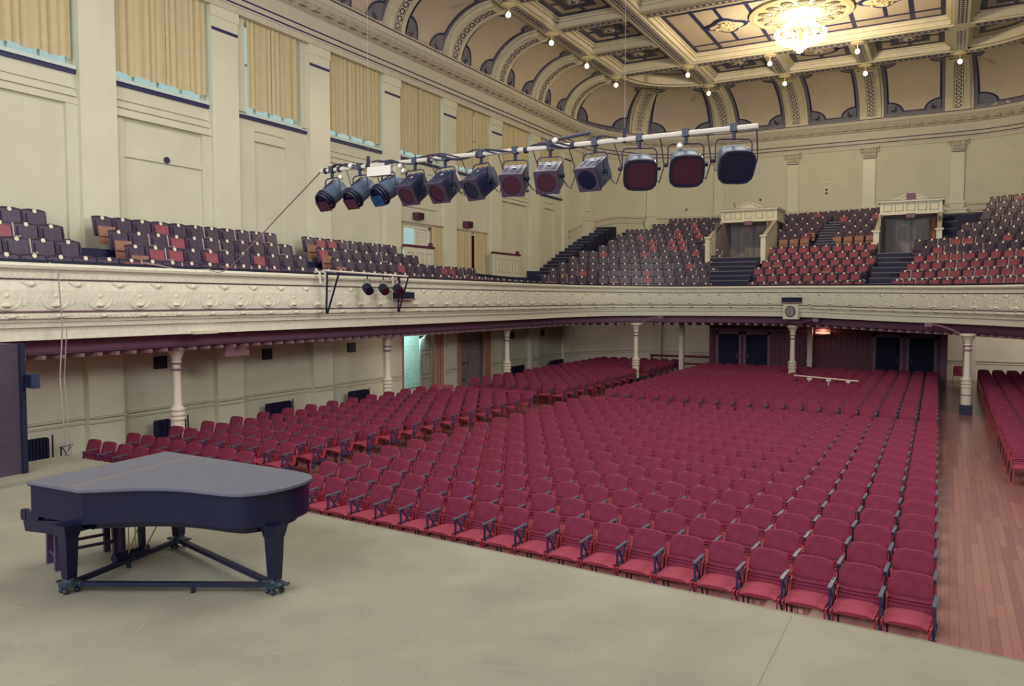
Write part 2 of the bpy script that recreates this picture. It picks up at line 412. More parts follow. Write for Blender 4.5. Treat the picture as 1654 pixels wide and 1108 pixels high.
for t in (radians(52), radians(14)):
    px, py = -12-6.8*cos(t), 40.9+8.1*sin(t); rear_pilaster(px, py, atan2(8.1*cos(t), 6.8*sin(t)), .6, wr)
px, py = mirror((-12-6.8*cos(radians(52)), 40.9+8.1*sin(radians(52)))); rear_pilaster(px, py, -atan2(8.1*cos(radians(52)), 6.8*sin(radians(52))), .6, wr)
# base moulding of the upper rear wall, sloping down the stair on the left
i0 = [i for i, p in enumerate(WP) if p[1] >= 40.9]
RP = [WP[i] for i in i0]
def zb(i):
    p = RP[i]
    if p[0] < -15 : return 7.5+1.2*max(0, min(1, (p[1]-40.9)/(4.6)))**.8
    return 8.75
q = MB(); sweep(q, RP, [(0,0),(.06,0),(.06,.06),(.02,.08),(.02,.3),(.1,.33),(.1,.42),(0,.45)], lambda i, v: zb(i)+v); q.obj('base_moulding', 'trim', wr)
# thin raised panel marks and small fittings on rear wall
q = MB(); q.box(-6.6,-5.9,48.95,48.99,10.7,10.74); q.box(2.0,2.7,48.95,48.99,9.9,10.9); q.box(-13.6,-13.0,48.9,48.98,9.6,9.64); q.obj('panel_mark', 'plaster_gloss', wr)
for x, z in ((-6.2, 10.35), (-6.2, 10.15), (1.9, 10.45), (-9.9, 10.0), (-14.2,9.6)):
    q = MB(); q.sphere((x, 48.93 if x > -12 else 48.3, z), .06, 8, 5); q.obj('wall_socket', 'standard', wr)

# ------------------------------------------------------------------ ceiling: cove, ribs, beams, coffers
Z0, Z1 = 14.06, 16.1
YC, XC = 40.9, -12.0
LC = 9.0
def bound(s):
    """s along hall edge -> wall point, inner edge point, along-tangent unit"""
    if s <= YC: return (XL, s), (-16.4, s)
    if s <= YC+LC:
        t = (s-YC)/LC*pi/2; return (XC-6.8*cos(t), YC+8.1*sin(t)), (XC-4.4*cos(t), YC+4.4*sin(t))
    x = XC+(s-YC-LC)
    if x <= 0.3: return (x, 49.0), (x, 45.3)
    t = (x-.3)/LC*pi/2
    if t <= pi/2:
        w_, e_ = (XC-6.8*sin(pi/2-0)*0, 0), None
        a = (XC-6.8*cos(pi/2-t), YC+8.1*sin(pi/2-t)); b = (XC-4.4*cos(pi/2-t), YC+4.4*sin(pi/2-t))
        return mirror(a), mirror(b)
    yy = YC-((x-.3)-LC); return (XR, yy), (2*CX+16.4, yy)
SEND = YC+LC+12.3+LC
NA = 24
def cove(s, u, off=0.0):
    """u in 0..1 up the cove"""
    W, E = bound(s); ax = W[0]-E[0]; ay = W[1]-E[1]; a = hypot(ax, ay); ax /= a; ay /= a; b = Z1-Z0
    t = u*pi/2; x = E[0]+ax*a*cos(t); y = E[1]+ay*a*cos(t); z = Z0+b*sin(t)
    nx, nz = cos(t)/a, sin(t)/b; l = hypot(nx, nz); nx /= l; nz /= l
    return (x-ax*nx*off, y-ay*nx*off, z-nz*off)
def cstrip(mb, s0, s1, u0, u1, off=0.0, ns=1, nu=14):
    mb.grid([[cove(s0+(s1-s0)*i/ns, u0+(u1-u0)*j/nu, off) for j in range(nu+1)] for i in range(ns+1)])
ceil = empty('ceiling', (CX, 25, 16.1), kind='structure')
def cobj(mb, name, m, parent=ceil, **kw):
    me = mb.mesh(name, m, kw.pop('smooth', False)); me.transform(Matrix.Translation((-CX, -25, -16.1)))
    return link(name, me, parent, **kw)
q = MB(); cstrip(q, 0, YC, 0, 1, 0, 20, 12); cstrip(q, YC, YC+LC, 0, 1, 0, 16, 12); cstrip(q, YC+LC, YC+LC+12.3, 0, 1, 0, 6, 12); cstrip(q, YC+LC+12.3, SEND, 0, 1, 0, 16, 12); cstrip(q, SEND, SEND+YC, 0, 1, 0, 8, 12)
cobj(q, 'cove', 'cove', smooth=True)
RC = [(12.66+4.02*k-0.0) for k in range(0, 7)]+[40.75, YC+LC/2, YC+LC, YC+LC+4.1, YC+LC+8.1, YC+LC+12.3, YC+LC*1.5+12.3]
HW = [.46]*8+[.46*1.0]+[.5]*4+[.5]
def hws(i):
    s = RC[i]
    if YC+.5 < s < YC+LC-.5 or s > YC+LC+12.5:   # corner: the wall edge is longer
        return .37
    return .48
for i, s in enumerate(RC):
    h = hws(i); mid = (YC < s < YC+LC-.1) or s > YC+LC+12.4
    def hh(u): return h*(1.0+(.35*u if mid else 0))
    def rs(mb, a, b, off, u0=0.0, u1=1.0, nu=14):
        mb.grid([[cove(s+k*hh(u0+(u1-u0)*j/nu), u0+(u1-u0)*j/nu, off) for j in range(nu+1)] for k in (a, b)])
    q = MB(); rs(q, -1, 1, .24); rs(q, -1.28, 1.28, .10)
    for sg in (-1, 1):
        q.grid([[cove(s+sg*hh(j/14)*e, j/14, o_) for j in range(15)] for e, o_ in ((1, .24), (1, .10))])
        q.grid([[cove(s+sg*hh(j/14)*e, j/14, o_) for j in range(15)] for e, o_ in ((1.28, .10), (1.28, 0))])
        q.grid([[cove(s+sg*hh(j/14)*e, j/14, o_) for j in range(15)] for e, o_ in ((.62, .24), (.62, .27), (.54, .27), (.54, .24))])
    ro = cobj(q, 'cove_rib', 'rib')
    q = MB()
    for sg in (-1, 1):
        rs(q, sg*.44, sg*.40, .255, .07, .93)
    rs(q, -.44, .44, .253, .062, .075, 1); rs(q, -.44, .44, .253, .925, .938, 1)
    cobj(q, 'painted_border', 'navy_thin', ro)
    # ring chain
    q = MB(); W, E = bound(s); a_ = hypot(W[0]-E[0], W[1]-E[1]); Lr = pi/2*sqrt((a_*a_+4.16)/2)
    n = int(Lr*.86/.33)
    for k in range(n):
        uc = .075+.85*(k+.5)/n; n2 = 12; vs = []
        for j in range(n2):
            c_, s_ = cos(2*pi*j/n2), sin(2*pi*j/n2)
            for r in (.15, .095):
                vs.append(cove(s+c_*r*(hh(uc)/.48 if not mid else .8), uc+s_*r/Lr*.97, .262))
        q.add(vs, [(2*j, 2*j+1, (2*j+3) % (2*n2), (2*j+2) % (2*n2)) for j in range(n2)])
    cobj(q, 'ring_chain', 'navy_thin', ro, kind='stuff')
# bay decoration: bottom slate band, dark outline, quarter-round corner ornaments
def disc_poly(mb, s, u, cs, cu, r, Lr, off, inner=0.0, n=10):
    """quarter annulus in cove space, centre (s,u), directions cs, cu"""
    vs = []; fs = []
    for j in range(n+1):
        t = pi/2*j/n
        for rr in (r, inner): vs.append(cove(s+cs*rr*cos(t), max(0, min(1, u+cu*rr*sin(t)/Lr)), off))
    for j in range(n): fs.append((2*j, 2*j+1, 2*j+3, 2*j+2))
    mb.add(vs, fs)
for i in range(len(RC)-1):
    a = RC[i]+hws(i)*1.28; b = RC[i+1]-hws(i+1)*1.28; mid = (a+b)/2
    W, E = bound(mid); a_ = hypot(W[0]-E[0], W[1]-E[1]); Lr = pi/2*sqrt((a_*a_+4.16)/2)
    cor = YC < mid < YC+LC or mid > YC+LC+12.3
    def ins(u, sg): # panel edges stay parallel to the ribs in the corner
        return sg*(.0 if not cor else -.20*u)
    q = MB(); cstrip(q, a, b, .0, .085, .012, 8, 2)
    q.grid([[cove(a+e, .085+.9*j/12, .012) for j in range(13)] for e in (0, .16)]); q.grid([[cove(b-e, .085+.9*j/12, .012) for j in range(13)] for e in (.16, 0)])
    bo = cobj(q, 'cove_border', 'slate')
    q = MB(); cstrip(q, a+.16, b-.16, .085, .105, .02, 8, 1)
    q.grid([[cove(a+.16+e, .085+.9*j/12, .02) for j in range(13)] for e in (0, .09)]); q.grid([[cove(b-.16-e, .085+.9*j/12, .02) for j in range(13)] for e in (.09, 0)])
    cobj(q, 'cove_outline', 'navy_thin', bo)
    for ss, sg in ((a+.2, 1), (b-.2, -1)):
        q = MB(); q.use('navy'); disc_poly(q, ss, .09, sg, 1, .80, Lr, .03, .70); q.use('slate'); disc_poly(q, ss, .09, sg, 1, .70, Lr, .026)
        q.use('navy'); 
        for r_, t_ in ((.25,.5),(.42,.25),(.42,.75),(.5,.5),(.3,.15),(.3,.85)):
            cs_ = ss+sg*r_*cos(t_*pi/2); cu_ = .09+r_*sin(t_*pi/2)/Lr
            vs = [cove(cs_+.1*cos(k*pi/3), cu_+.1*sin(k*pi/3)/Lr, .034) for k in range(6)]; q.add(vs, [tuple(range(6))])
        cobj(q, 'corner_ornament', None, ceil)
        q = MB(); q.use('navy'); disc_poly(q, ss, .985, sg, -1, .50, Lr, .03, .42); q.use('slate'); disc_poly(q, ss, .985, sg, -1, .42, Lr, .026); cobj(q, 'corner_ornament', None, ceil)
# upper slab
mb = MB(); mb.box(-19.6, XR+.8, -6.3, 50, 16.47, 16.8); mb.box(-19.6,-18.75,-6,49.5,14.0,16.8); mb.box(XR-.05,XR+.8,-6,49.5,13,16.8); mb.box(-19.6,XR+.8,49.3,50,4,16.8)
cobj(mb, 'ceiling_slab', 'cove')
# beams (soffit 16.1)
def beam(mb, x0, x1, y0, y1, z0=16.1, z1=16.49):
    mb.box(x0, x1, y0, y1, z0, z1)
XI, XO, YO, YI = -12.0, -15.95, 44.85, 40.75
XI2, XO2 = .3, 4.25
def dots(name, pts, parent):
    q = MB()
    for (x0, y0, x1, y1) in pts:
        L = hypot(x1-x0, y1-y0); a = atan2(y1-y0, x1-x0); n = int(L/.26); nx, ny = -sin(a), cos(a)
        for k in range(n):
            t = (k+.5)/n; q.cbox((x0+(x1-x0)*t, y0+(y1-y0)*t, 16.034), (.15, .11, .012), Matrix.Rotation(a, 3, 'Z'))
        for sg in (-1, 1):
            q.bar((x0+nx*sg*.14, y0+ny*sg*.14, 16.034), (x1+nx*sg*.14, y1+ny*sg*.14, 16.034), .03, .01)
    return cobj(q, name, 'navy_thin', parent, kind='stuff')
lon = []
for xc in (XI, XI2):
    q = MB(); beam(q, xc-.44, xc+.44, 4, YO); q.box(xc-.30, xc+.30, 4, YO, 16.040, 16.1); o = cobj(q, 'ceiling_beam', 'rib')
    dots('painted_chain', [(xc, 22, xc, 40.2), (xc, 41.3, xc, 44.3)], o)
for sx, xc in ((1, XO), (-1, XO2)):
    q = MB(); beam(q, xc-.44, xc+.44, 4, YC); q.box(xc-.30, xc+.30, 4, YC, 16.041, 16.1); o = cobj(q, 'ceiling_beam', 'rib')
    dots('painted_chain', [(xc, 22, xc, 40.2)], o)
q = MB(); beam(q, XI, XI2, YO-.5, YO+.5); q.box(XI, XI2, YO-.34, YO+.34, 16.046, 16.1); o = cobj(q, 'ceiling_beam', 'rib'); dots('painted_chain', [(-11.6, YO, -.1, YO)], o)
q = MB(); beam(q, XO, XO2, YI-.42, YI+.42, 16.102); q.box(XO, XO2, YI-.30, YI+.30, 16.044, 16.1); o = cobj(q, 'ceiling_beam', 'rib')
dots('painted_chain', [(-15.4, YI, -12.5, YI), (-11.5, YI, -.2, YI), (.8, YI, 3.8, YI)], o)
for y in [12.66+4.02*k for k in range(0, 7)]:
    full = y in (12.66+4.02*1, ) or abs(y-32.76) < .1 or abs(y-24.72) < .1
    for (x0, x1) in ((XO, XI), (XI2, XO2)):
        q = MB(); beam(q, x0, x1, y-.34, y+.34, 16.07); o = cobj(q, 'ceiling_beam', 'rib')
        if y > 24: dots('painted_chain', [(x0+.5, y, x1-.5, y)], o)
    if abs(y-32.76) < .1 or abs(y-20.7) < .1:
        q = MB(); beam(q, XI, XI2, y-.5, y+.5, 16.101); o = cobj(q, 'ceiling_beam', 'rib'); dots('painted_chain', [(-11.5, y, -.2, y)], o)
for x in (-7.9, -3.93):
    q = MB(); beam(q, x-.36, x+.36, YI+.4, YO-.4, 16.07); o = cobj(q, 'ceiling_beam', 'rib'); dots('painted_chain', [(x, YI+.5, x, YO-.5)], o)
# curved ring beams at the rear corners
for mir in (False, True):
    q = MB(); P = []
    for r, z in ((4.45,16.49),(4.45,16.1),(4.2,16.1),(4.2,16.04),(3.7,16.04),(3.7,16.1),(3.45,16.1),(3.45,16.49)):
        P.append([(XC-r*cos(t), YC+r*sin(t), z) for t in [pi/2*i/16 for i in range(17)]])
    if mir: P = [[(2*CX-x, y, z) for x, y, z in row] for row in P]
    q.grid(P); o = cobj(q, 'curved_beam', 'rib')
    q = MB()
    for k in range(20):
        t = pi/2*(k+.5)/20; x = XC-3.95*cos(t); y = YC+3.95*sin(t)
        if mir: x = 2*CX-x
        q.cbox((x, y, 16.03), (.11, .15, .012), Matrix.Rotation((pi-t)*(1 if not mir else -1)*0+(-t if not mir else t), 3, 'Z'))
    cobj(q, 'painted_chain', 'navy_thin', o, kind='stuff')
# coffers: painted frames on the coffer ceiling
def frame(mb, x0, x1, y0, y1, w, z=16.465, d=.015):
    mb.box(x0, x1, y0, y0+w, z-d, z); mb.box(x0, x1, y1-w, y1, z-d, z); mb.box(x0, x0+w, y0+w, y1-w, z-d, z); mb.box(x1-w, x1, y0+w, y1-w, z-d, z)
def coffer(x0, x1, y0, y1, kind=0):
    cx, cy = (x0+x1)/2, (y0+y1)/2; q = MB()
    # stepped mouldings around
    for d, z in ((0, 16.30), (.10, 16.39)):
        q.box(x0+d, x1-d, y0+d, y0+d+.12, z, 16.49); q.box(x0+d, x1-d, y1-d-.12, y1-d, z, 16.49); q.box(x0+d, x0+d+.12, y0+d, y1-d, z, 16.49); q.box(x1-d-.12, x1-d, y0+d, y1-d, z, 16.49)
    o = cobj(q, 'coffer', 'rib')
    q = MB(); frame(q, x0+.24, x1-.24, y0+.24, y1-.24, .24)
    ix, iy = (x1-x0)*.24, (y1-y0)*.24
    if kind == 0:
        frame(q, cx-ix, cx+ix, cy-iy, cy+iy, .34)
    else:
        q.add([(cx+r*cos(2*pi*j/24), cy+r*.8*sin(2*pi*j/24), 16.45) for j in range(24) for r in (.95, .72)], [(2*j, 2*j+1, (2*j+3) % 48, (2*j+2) % 48) for j in range(24)])
    q.box(cx-.09, cx+.09, y0+.5, cy-iy, 16.45, 16.465); q.box(cx-.09, cx+.09, cy+iy, y1-.5, 16.45, 16.465); q.box(x0+.5, cx-ix, cy-.09, cy+.09, 16.45, 16.465); q.box(cx+ix, x1-.5, cy-.09, cy+.09, 16.45, 16.465)
    cobj(q, 'painted_frame', 'navy', o)
    q = MB(); q.lathe([(.42*1, 16.445), (.42, 16.465)], (cx, cy, 0), 16); cobj(q, 'medallion_ground', 'slate', o) if kind == 0 else None
    q = MB(); q.lathe([(.3, 16.43), (.3, 16.45)], (cx, cy, 0), 16)
    for k in range(6): q.sphere((cx+.17*cos(k*pi/3), cy+.17*sin(k*pi/3), 16.42), .09, 6, 4, .6)
    cobj(q, 'medallion', 'trim_warm', o); 
    q = MB(); q.sphere((cx, cy, 16.41), .07, 6, 4); cobj(q, 'medallion_boss', 'navy', o)
ys = [12.66+4.02*k for k in range(0, 7)]+[YI]
for k in range(2, 7):
    coffer(XO+.44, XI-.44, ys[k]+.34, ys[k+1]-.34)
    coffer(XI2+.44, XO2-.44, ys[k]+.34, ys[k+1]-.34)
for a, b, kd in ((XI+.44, -8.26, 0), (-7.54, -4.29, 1), (-3.57, XI2-.44, 0)): coffer(a, b, YI+.42, YO-.46, kd)
# corner coffers
for mir in (False, True):
    q = MB(); f = (lambda x: 2*CX-x) if mir else (lambda x: x)
    for r0, r1 in ((3.05, 2.8), (2.2, 1.75)):
        P = [[(f(XC-.75-(r-1.0)*cos(t)*1.0), YI+.75+(r-1.0)*sin(t), 16.45) for t in [pi/2*i/12 for i in range(13)]] for r in (r0, r1)]
        q.grid(P)
    q.box(min(f(XC-.75), f(XC-2.7)), max(f(XC-.75), f(XC-2.7)), YI+.75, YI+.95, 16.445, 16.46); q.box(min(f(XC-.95), f(XC-.75)), max(f(XC-.95), f(XC-.75)), YI+.75, YI+2.75, 16.445, 16.46)
    cobj(q, 'painted_frame', 'navy')
# great central panels
def big_panel(y0, y1):
    x0, x1 = XI+.44, XI2-.44; q = MB(); frame(q, x0, x1, y0, y1, .10, 16.49, .2); frame(q, x0+.10, x1-.10, y0+.10, y1-.10, .07, 16.49, .1); o = cobj(q, 'great_panel', 'rib')
    q = MB(); w_ = .17; frame(q, x0+.2, x1-.2, y0+.2, y1-.2, w_)
    for x in (x0+1.4, x0+3.75, x1-3.75-w_, x1-1.4-w_): q.box(x, x+w_, y0+.3, y1-.3, 16.45, 16.465)
    for c_ in (x0+2.5, x1-2.5): q.box(c_-.07, c_+.07, y0+1.2, y1-1.2, 16.4515, 16.4665); q.box(c_-1.05, c_+1.05, (y0+y1)/2-.07, (y0+y1)/2+.07, 16.4525, 16.4675)
    for y in (y0+1.08, y1-1.25): q.box(x0+.3, x1-.3, y, y+w_, 16.451, 16.466)
    cobj(q, 'painted_frame', 'navy', o)
    cy = (y0+y1)/2
    for cx in (x0+2.5, x1-2.5):
        q = MB()
        out = []
        for k in range(32):
            t = 2*pi*k/32; r = .82+.13*cos(4*t); out.append((cx+r*cos(t)*1.0, cy+r*sin(t)*1.0))
        q.prism(out, 16.41, 16.465); c1 = cobj(q, 'cartouche_frame', 'navy', o)
        q = MB(); q.prism([(cx+(x-cx)*.8, cy+(y-cy)*.8) for x, y in out], 16.39, 16.43)
        random.seed(int(cx*10)+5)
        for k in range(40):
            t = random.uniform(0, 2*pi); r = random.uniform(0, .55); q.sphere((cx+r*cos(t), cy+r*sin(t), 16.37), random.uniform(.05,.11), 6, 4, .7)
        cobj(q, 'cartouche', 'gold', o)
    return o
big_panel(20.7+.5, 32.76-.5)
bpanel = big_panel(32.76+.5, YI-.5)
# rosette and chandelier
RX, RY = CX, 36.7
q = MB(); q.lathe([(2.15, 16.465), (2.15, 16.39), (1.95, 16.35), (1.85, 16.39), (1.1, 16.39), (1.05, 16.33), (.95, 16.33), (.9, 16.39), (.3, 16.33), (.1, 16.28)], (RX, RY, 0), 40)
ros = cobj(q, 'ceiling_rosette', 'gold', bpanel)
pm = MB(); pm.tube([(.30*cos(t), .22*sin(t), 0) for t in [2*pi*i/12 for i in range(13)]], .035, 5); pm.tube([(.16*cos(t), .12*sin(t), 0) for t in [2*pi*i/10 for i in range(11)]], .025, 5); pme = pm.mesh('petal_scroll', 'trim_warm')
for k in range(14):
    t = 2*pi*k/14; link('petal_scroll', pme, ros, (RX+1.45*cos(t)-CX, RY+1.45*sin(t)-25, 16.35-16.1), t)
def chandelier(x, y, label):
    o = empty('chandelier', (x, y, 16.42), 0, label, 'chandelier'); o.scale = (.95, .95, .84)
    q = MB(); q.lathe([(.02,0),(.16,-.04),(.03,-.12),(.03,-.5),(.1,-.56),(.04,-.65),(.05,-1.3),(.14,-1.42),(.05,-1.55),(.02,-1.6)], n=10); q.obj('stem', 'gold', o)
    q = MB()
    for R_, z in ((1.08, -1.15), (.72, -.85), (.4, -.55)): q.tube([(R_*cos(t), R_*sin(t), z) for t in [2*pi*i/24 for i in range(25)]], .03, 5, False)
    for k in range(12):
        t = pi/6*k; q.tube([(.04*cos(t), .04*sin(t), -.9), (.5*cos(t), .5*sin(t), -1.35), (1.08*cos(t), 1.08*sin(t), -1.15)], .02, 5)
    q.obj('ring_frame', 'gold', o)
    q = MB()
    for R_, z, n in ((1.08,-1.13,20),(.72,-.83,14),(.4,-.53,8)):
        for k in range(n): t = 2*pi*k/n; q.lathe([(.012,0),(.075,.05),(.07,.15),(.01,.22)], (R_*cos(t), R_*sin(t), z), 7)
    q.obj('bulb', 'bulb', o, kind='stuff')
    q = MB()
    random.seed(3)
    for R_, z, n in ((1.05,-1.2,40),(.7,-.9,30),(.85,-1.3,34),(.5,-1.45,24),(.3,-1.6,16),(.12,-1.78,8)):
        for k in range(n):
            t = 2*pi*k/n; q.lathe([(.005,0),(.035,-.07),(.02,-.14),(.004,-.2)], (R_*cos(t), R_*sin(t), z+random.uniform(-.03,.03)), 5)
    q.lathe([(.02,-1.6),(.1,-1.7),(.06,-1.85),(.09,-1.93),(.01,-2.05)], n=8)
    q.obj('crystal_drops', 'crystal', o, kind='stuff')
chandelier(RX, RY, 'blazing crystal chandelier hanging from the plaster ceiling rosette')
def plight(name, loc, power, r=.5, col=(255, 236, 200)):
    l = bpy.data.lights.new(name, 'POINT'); l.energy = power; l.shadow_soft_size = r; l.color = s2l(col)
    o = bpy.data.objects.new(name, l); COL.objects.link(o); o.location = loc
plight('chandelier_glow', (RX, RY, 14.35), 1500, .35)
# beam lamps
lamps = [(XO, y) for y in (28.74, 32.76, 36.78, 40.75)]+[(XI, YO), (-7.9, YO), (-3.93, YO), (XI2, YO), (XI, YI), (-7.9, YI), (-3.93, YI)]
names = ['on the left ceiling beam, nearest the stage','on the left ceiling beam, second from the stage','on the left ceiling beam, third from the stage','at the curved corner of the left ceiling beam',
 'on the rear ceiling beam at its left end','on the rear ceiling beam, second from the left','on the rear ceiling beam, third from the left','on the rear ceiling beam, rightmost one',
 'at the far left corner of the great ceiling panel','behind the chandelier, left of it','behind the chandelier, right of it']
for (x, y), nm in zip(lamps, names):
    o = empty('ceiling_lamp', (x, y, 16.04), 0, 'small bright globe lamp '+nm, 'ceiling lamp', 'globe lamps on the ceiling beams')
    q = MB(); q.lathe([(.30,0),(.33,-.03),(.26,-.08),(.12,-.1),(.03,-.13),(.03,-.3),(.08,-.34)], n=14); q.obj('lamp_mount', 'gold', o)
    q = MB(); q.sphere((0,0,-.44), .105, 12, 8); q.obj('globe', 'bulb2', o, smooth=True)
# ------------------------------------------------------------------ windows and drapes
def drape_mesh(y0, y1, z0, z1, x=0.0, waves=None, amp=.05, n=None, slant=0.0, rag=.04, seed=1):
    rnd = random.Random(seed); L = y1-y0; waves = waves or max(2, int(L/.26)); n = n or waves*6; P = []
    ph = [rnd.uniform(-.6, .6) for _ in range(waves+2)]
    for i in range(n+1):
        t = i/n; w_ = t*waves; k = int(w_); f = w_-k; p = ph[k]*(1-f)+ph[min(k+1, waves+1)]*f
        dx = amp*(sin(2*pi*w_+p*3)*(.55+.45*sin(1.7*w_+p))+.35*sin(2*pi*w_*.37+p)); zz = z0+rag*sin(w_*2.3+p)-slant*t
        P.append([(x+dx*(1-.25*j/5), y0+L*t, zz+(z1-zz)*j/5) for j in range(6)])
    return P
wn = 0
for k, (a, b) in enumerate(BAYS):
    wa, wb = win[k][0], win[k][1]
    wn += 1
    fr = MB()
    for y in (wa, wb-.06): fr.box(-19.24,-19.16,y,y+.06,9.72,12.45)
    for z in (9.72, 11.2, 12.39): fr.box(-19.235,-19.165,wa,wb,z,z+.06)
    for j in range(1, 4): y = wa+(wb-wa)*j/4; fr.box(-19.23,-19.17,y-.02,y+.02,9.72,12.45)
    fo = fr.obj('window_%d' % wn, 'sill', kind='structure')
    g = MB(); g.box(-19.205,-19.195,wa+.05,wb-.05,9.76,12.4); g.obj('pane', 'glass', fo)
    if b < 5: continue
    narrow = k in (4, 9)
    ya, yb = (wa+.08, wb-.12) if narrow else (wa+.04, wb-.12)
    if k == 3: ya -= 0.0
    lab = {3:'wide beige curtain over the second window from the stage side', 2:'wide beige curtain over the high window nearest the stage', 4:'narrow beige curtain over the third high window'}.get(k, 'beige curtain over a high window, %s from the stage' % ORD[max(0, k-2)])
    o = empty('window_curtain', (-18.93, (ya+yb)/2, 9.8), 0, lab, 'curtain', 'curtains over the high left windows')
    mid = ya+(yb-ya)*(.55 if k % 2 else .47); yo = (ya+yb)/2
    for s_, (p, q2) in enumerate(((ya, mid+.03), (mid-.03, yb))):
        q = MB(); q.grid(drape_mesh(p-yo, q2-yo, .06, 2.72, .02*s_, waves=max(3, int((q2-p)/.2)), amp=.045, rag=.02, seed=k*3+s_)); q.obj('drape', 'drape', o, smooth=True)
    q = MB(); q.tube([(0, ya-yo-.05, 2.74), (0, yb-yo+.05, 2.74)], .02, 6); q.obj('curtain_rod', 'trim', o)

# ------------------------------------------------------------------ doors on the left wall (lower) and gallery exits
def panel_leaf(mb, w_, h, t=.045, rows=((.12,.62),(.72,1.62),(1.72,2.45)), cols=1):
    """leaf in local x 0..w, y 0..t, z 0..h, raised panels both sides"""
    mb.box(0, w_, 0, t, 0, h)
def leaf(name, w_, h, m, mp, parent, loc, rz, handle=True):
    q = MB(); q.box(0, w_, -.022, .022, 0, h); o = q.obj(name, m, parent, loc=loc, rz=rz)
    for z0, z1 in ((.15,.72),(.86,1.72),(1.86,h-.14)):
        q = MB()
        for sy in (-.028, .022):
            q.box(.13, w_-.13, sy, sy+.006, z0, z0+.03); q.box(.13, w_-.13, sy, sy+.006, z1-.03, z1); q.box(.13,.16,sy,sy+.006,z0,z1); q.box(w_-.16,w_-.13,sy,sy+.006,z0,z1)
        q.obj('door_panel', mp, o)
    return o
# open doorway 1
d1 = empty('door_1', (XF, 25.42, 0), kind='structure')
leaf('door_leaf', 1.05, 2.5, 'doorlit', 'mauve', d1, (.02, 2.1, .02), radians(-83))
leaf('door_leaf', 1.05, 2.5, 'doorlit', 'mauve', d1, (-.05, 0.06, .02), radians(-130))
q = MB(); q.box(-.02,.05,-.02,2.15,2.60,2.70); q.box(-.25,.03,-.04,0,0,2.66); q.box(-.25,.03,2.13,2.17,0,2.66); q.obj('door_frame', 'plaster_gloss', d1)
# corridor behind, lit by daylight
cr = MB(); cr.box(-21.3,-21.2,22.0,33.5,0,3.0); co = cr.obj('wall_corridor', 'doorteal', kind='structure')
leaf('door_leaf', 1.0, 2.55, 'doorteal', 'doorteal', co, (-21.17, 28.0, .02), radians(90)); leaf('door_leaf', 1.0, 2.55, 'doorteal', 'doorteal', co, (-21.17, 29.1, .02), radians(90))
cr = MB(); cr.box(-21.2,-19.25,21.9,22.0,0,3.0); cr.box(-21.2,-19.25,33.5,33.6,0,3.0); cr.obj('wall_corridor_end', 'doorteal', kind='structure')
# closed doorway 2
d2 = empty('door_2', (XF, 29.62, 0), kind='structure')
leaf('door_leaf', 1.12, 2.5, 'doorgrey', 'mauve', d2, (-.12, 1.14, .02), radians(-90)); leaf('door_leaf', 1.12, 2.5, 'doorgrey', 'mauve', d2, (-.12, 2.28, .02), radians(-90))
q = MB(); q.box(-.02,.05,-.02,2.3,2.60,2.70); q.box(-.25,.03,-.04,0,0,2.66); q.box(-.25,.03,2.28,2.32,0,2.66); q.obj('door_frame', 'plaster_gloss', d2)
q = MB(); q.bar((-.05,.25,1.1),(-.05,1.0,1.14),.03,.04); q.bar((-.05,.4,.35),(-.05,.7,.4),.03,.04); q.obj('push_bar', 'ironblue', d2)
q = MB(); q.box(.02,.2,-.1,1.6,2.5,2.62); q.obj('door_closer_box', 'darkwood', d2)
for (ya, yb, lab) in ((24.95,25.42,'brown curtain gathered on the near side of the open lower door'),(27.5,28.35,'brown curtain gathered on the far side of the open lower door'),(29.2,29.7,'brown curtain gathered on the near side of the closed lower door'),(31.65,32.45,'brown curtain gathered on the far side of the closed lower door')):
    o = empty('door_curtain', (-18.86, (ya+yb)/2, 0), 0, lab, 'curtain', 'curtains beside the lower left doors')
    L = (yb-ya)/2; q = MB(); q.grid(drape_mesh(-L, L, .04, 2.68, 0, waves=max(3, int(L*2/.13)), amp=.045, seed=int(ya*7))); q.obj('drape', 'drape_low', o, smooth=True)
    q = MB(); q.tube([(0,-L,2.69),(0,L,2.69)], .015, 6); q.obj('curtain_rod', 'brass', o)
# ------------------------------------------------------------------ balcony front
def catmull(P, step=.25):
    out = []
    for i in range(len(P)-1):
        p0, p1, p2, p3 = P[max(i-1,0)], P[i], P[i+1], P[min(i+2, len(P)-1)]
        n = max(1, int(hypot(p2[0]-p1[0], p2[1]-p1[1])/step))
        for k in range(n):
            t = k/n; out.append(tuple(.5*((2*p1[d])+(-p0[d]+p2[d])*t+(2*p0[d]-5*p1[d]+4*p2[d]-p3[d])*t*t+(-p0[d]+3*p1[d]-3*p2[d]+p3[d])*t**3) for d in range(len(p1))))
    out.append(P[-1]); return out
# x, y, z_top, z_bottom
FP = catmull([(-15.9,5,4.70,3.16),(-15.9,15,4.70,3.16),(-15.9,24,4.70,3.15),(-15.9,29,4.70,3.15),(-15.8,31.7,4.70,3.16),(-15.35,34.0,4.69,3.19),(-14.3,35.6,4.67,3.22),(-12.7,36.4,4.64,3.24),(-10.8,36.7,4.62,3.25),(-8.4,36.6,4.61,3.26),(-5.85,36.0,4.60,3.26),(-3.6,35.0,4.57,3.20),(-1.7,33.8,4.54,3.15),(-.2,32.5,4.50,3.14),(1.1,31.0,4.48,3.13),(2.3,29.2,4.46,3.12),(3.3,27.0,4.46,3.12),(3.9,24,4.46,3.12),(4.2,20,4.5,3.12),(4.2,5,4.5,3.12)])
F2 = [(p[0], p[1]) for p in FP]
FN = norms(F2)
def fz(i, v): return FP[i][2]+(FP[i][3]-FP[i][2])*v
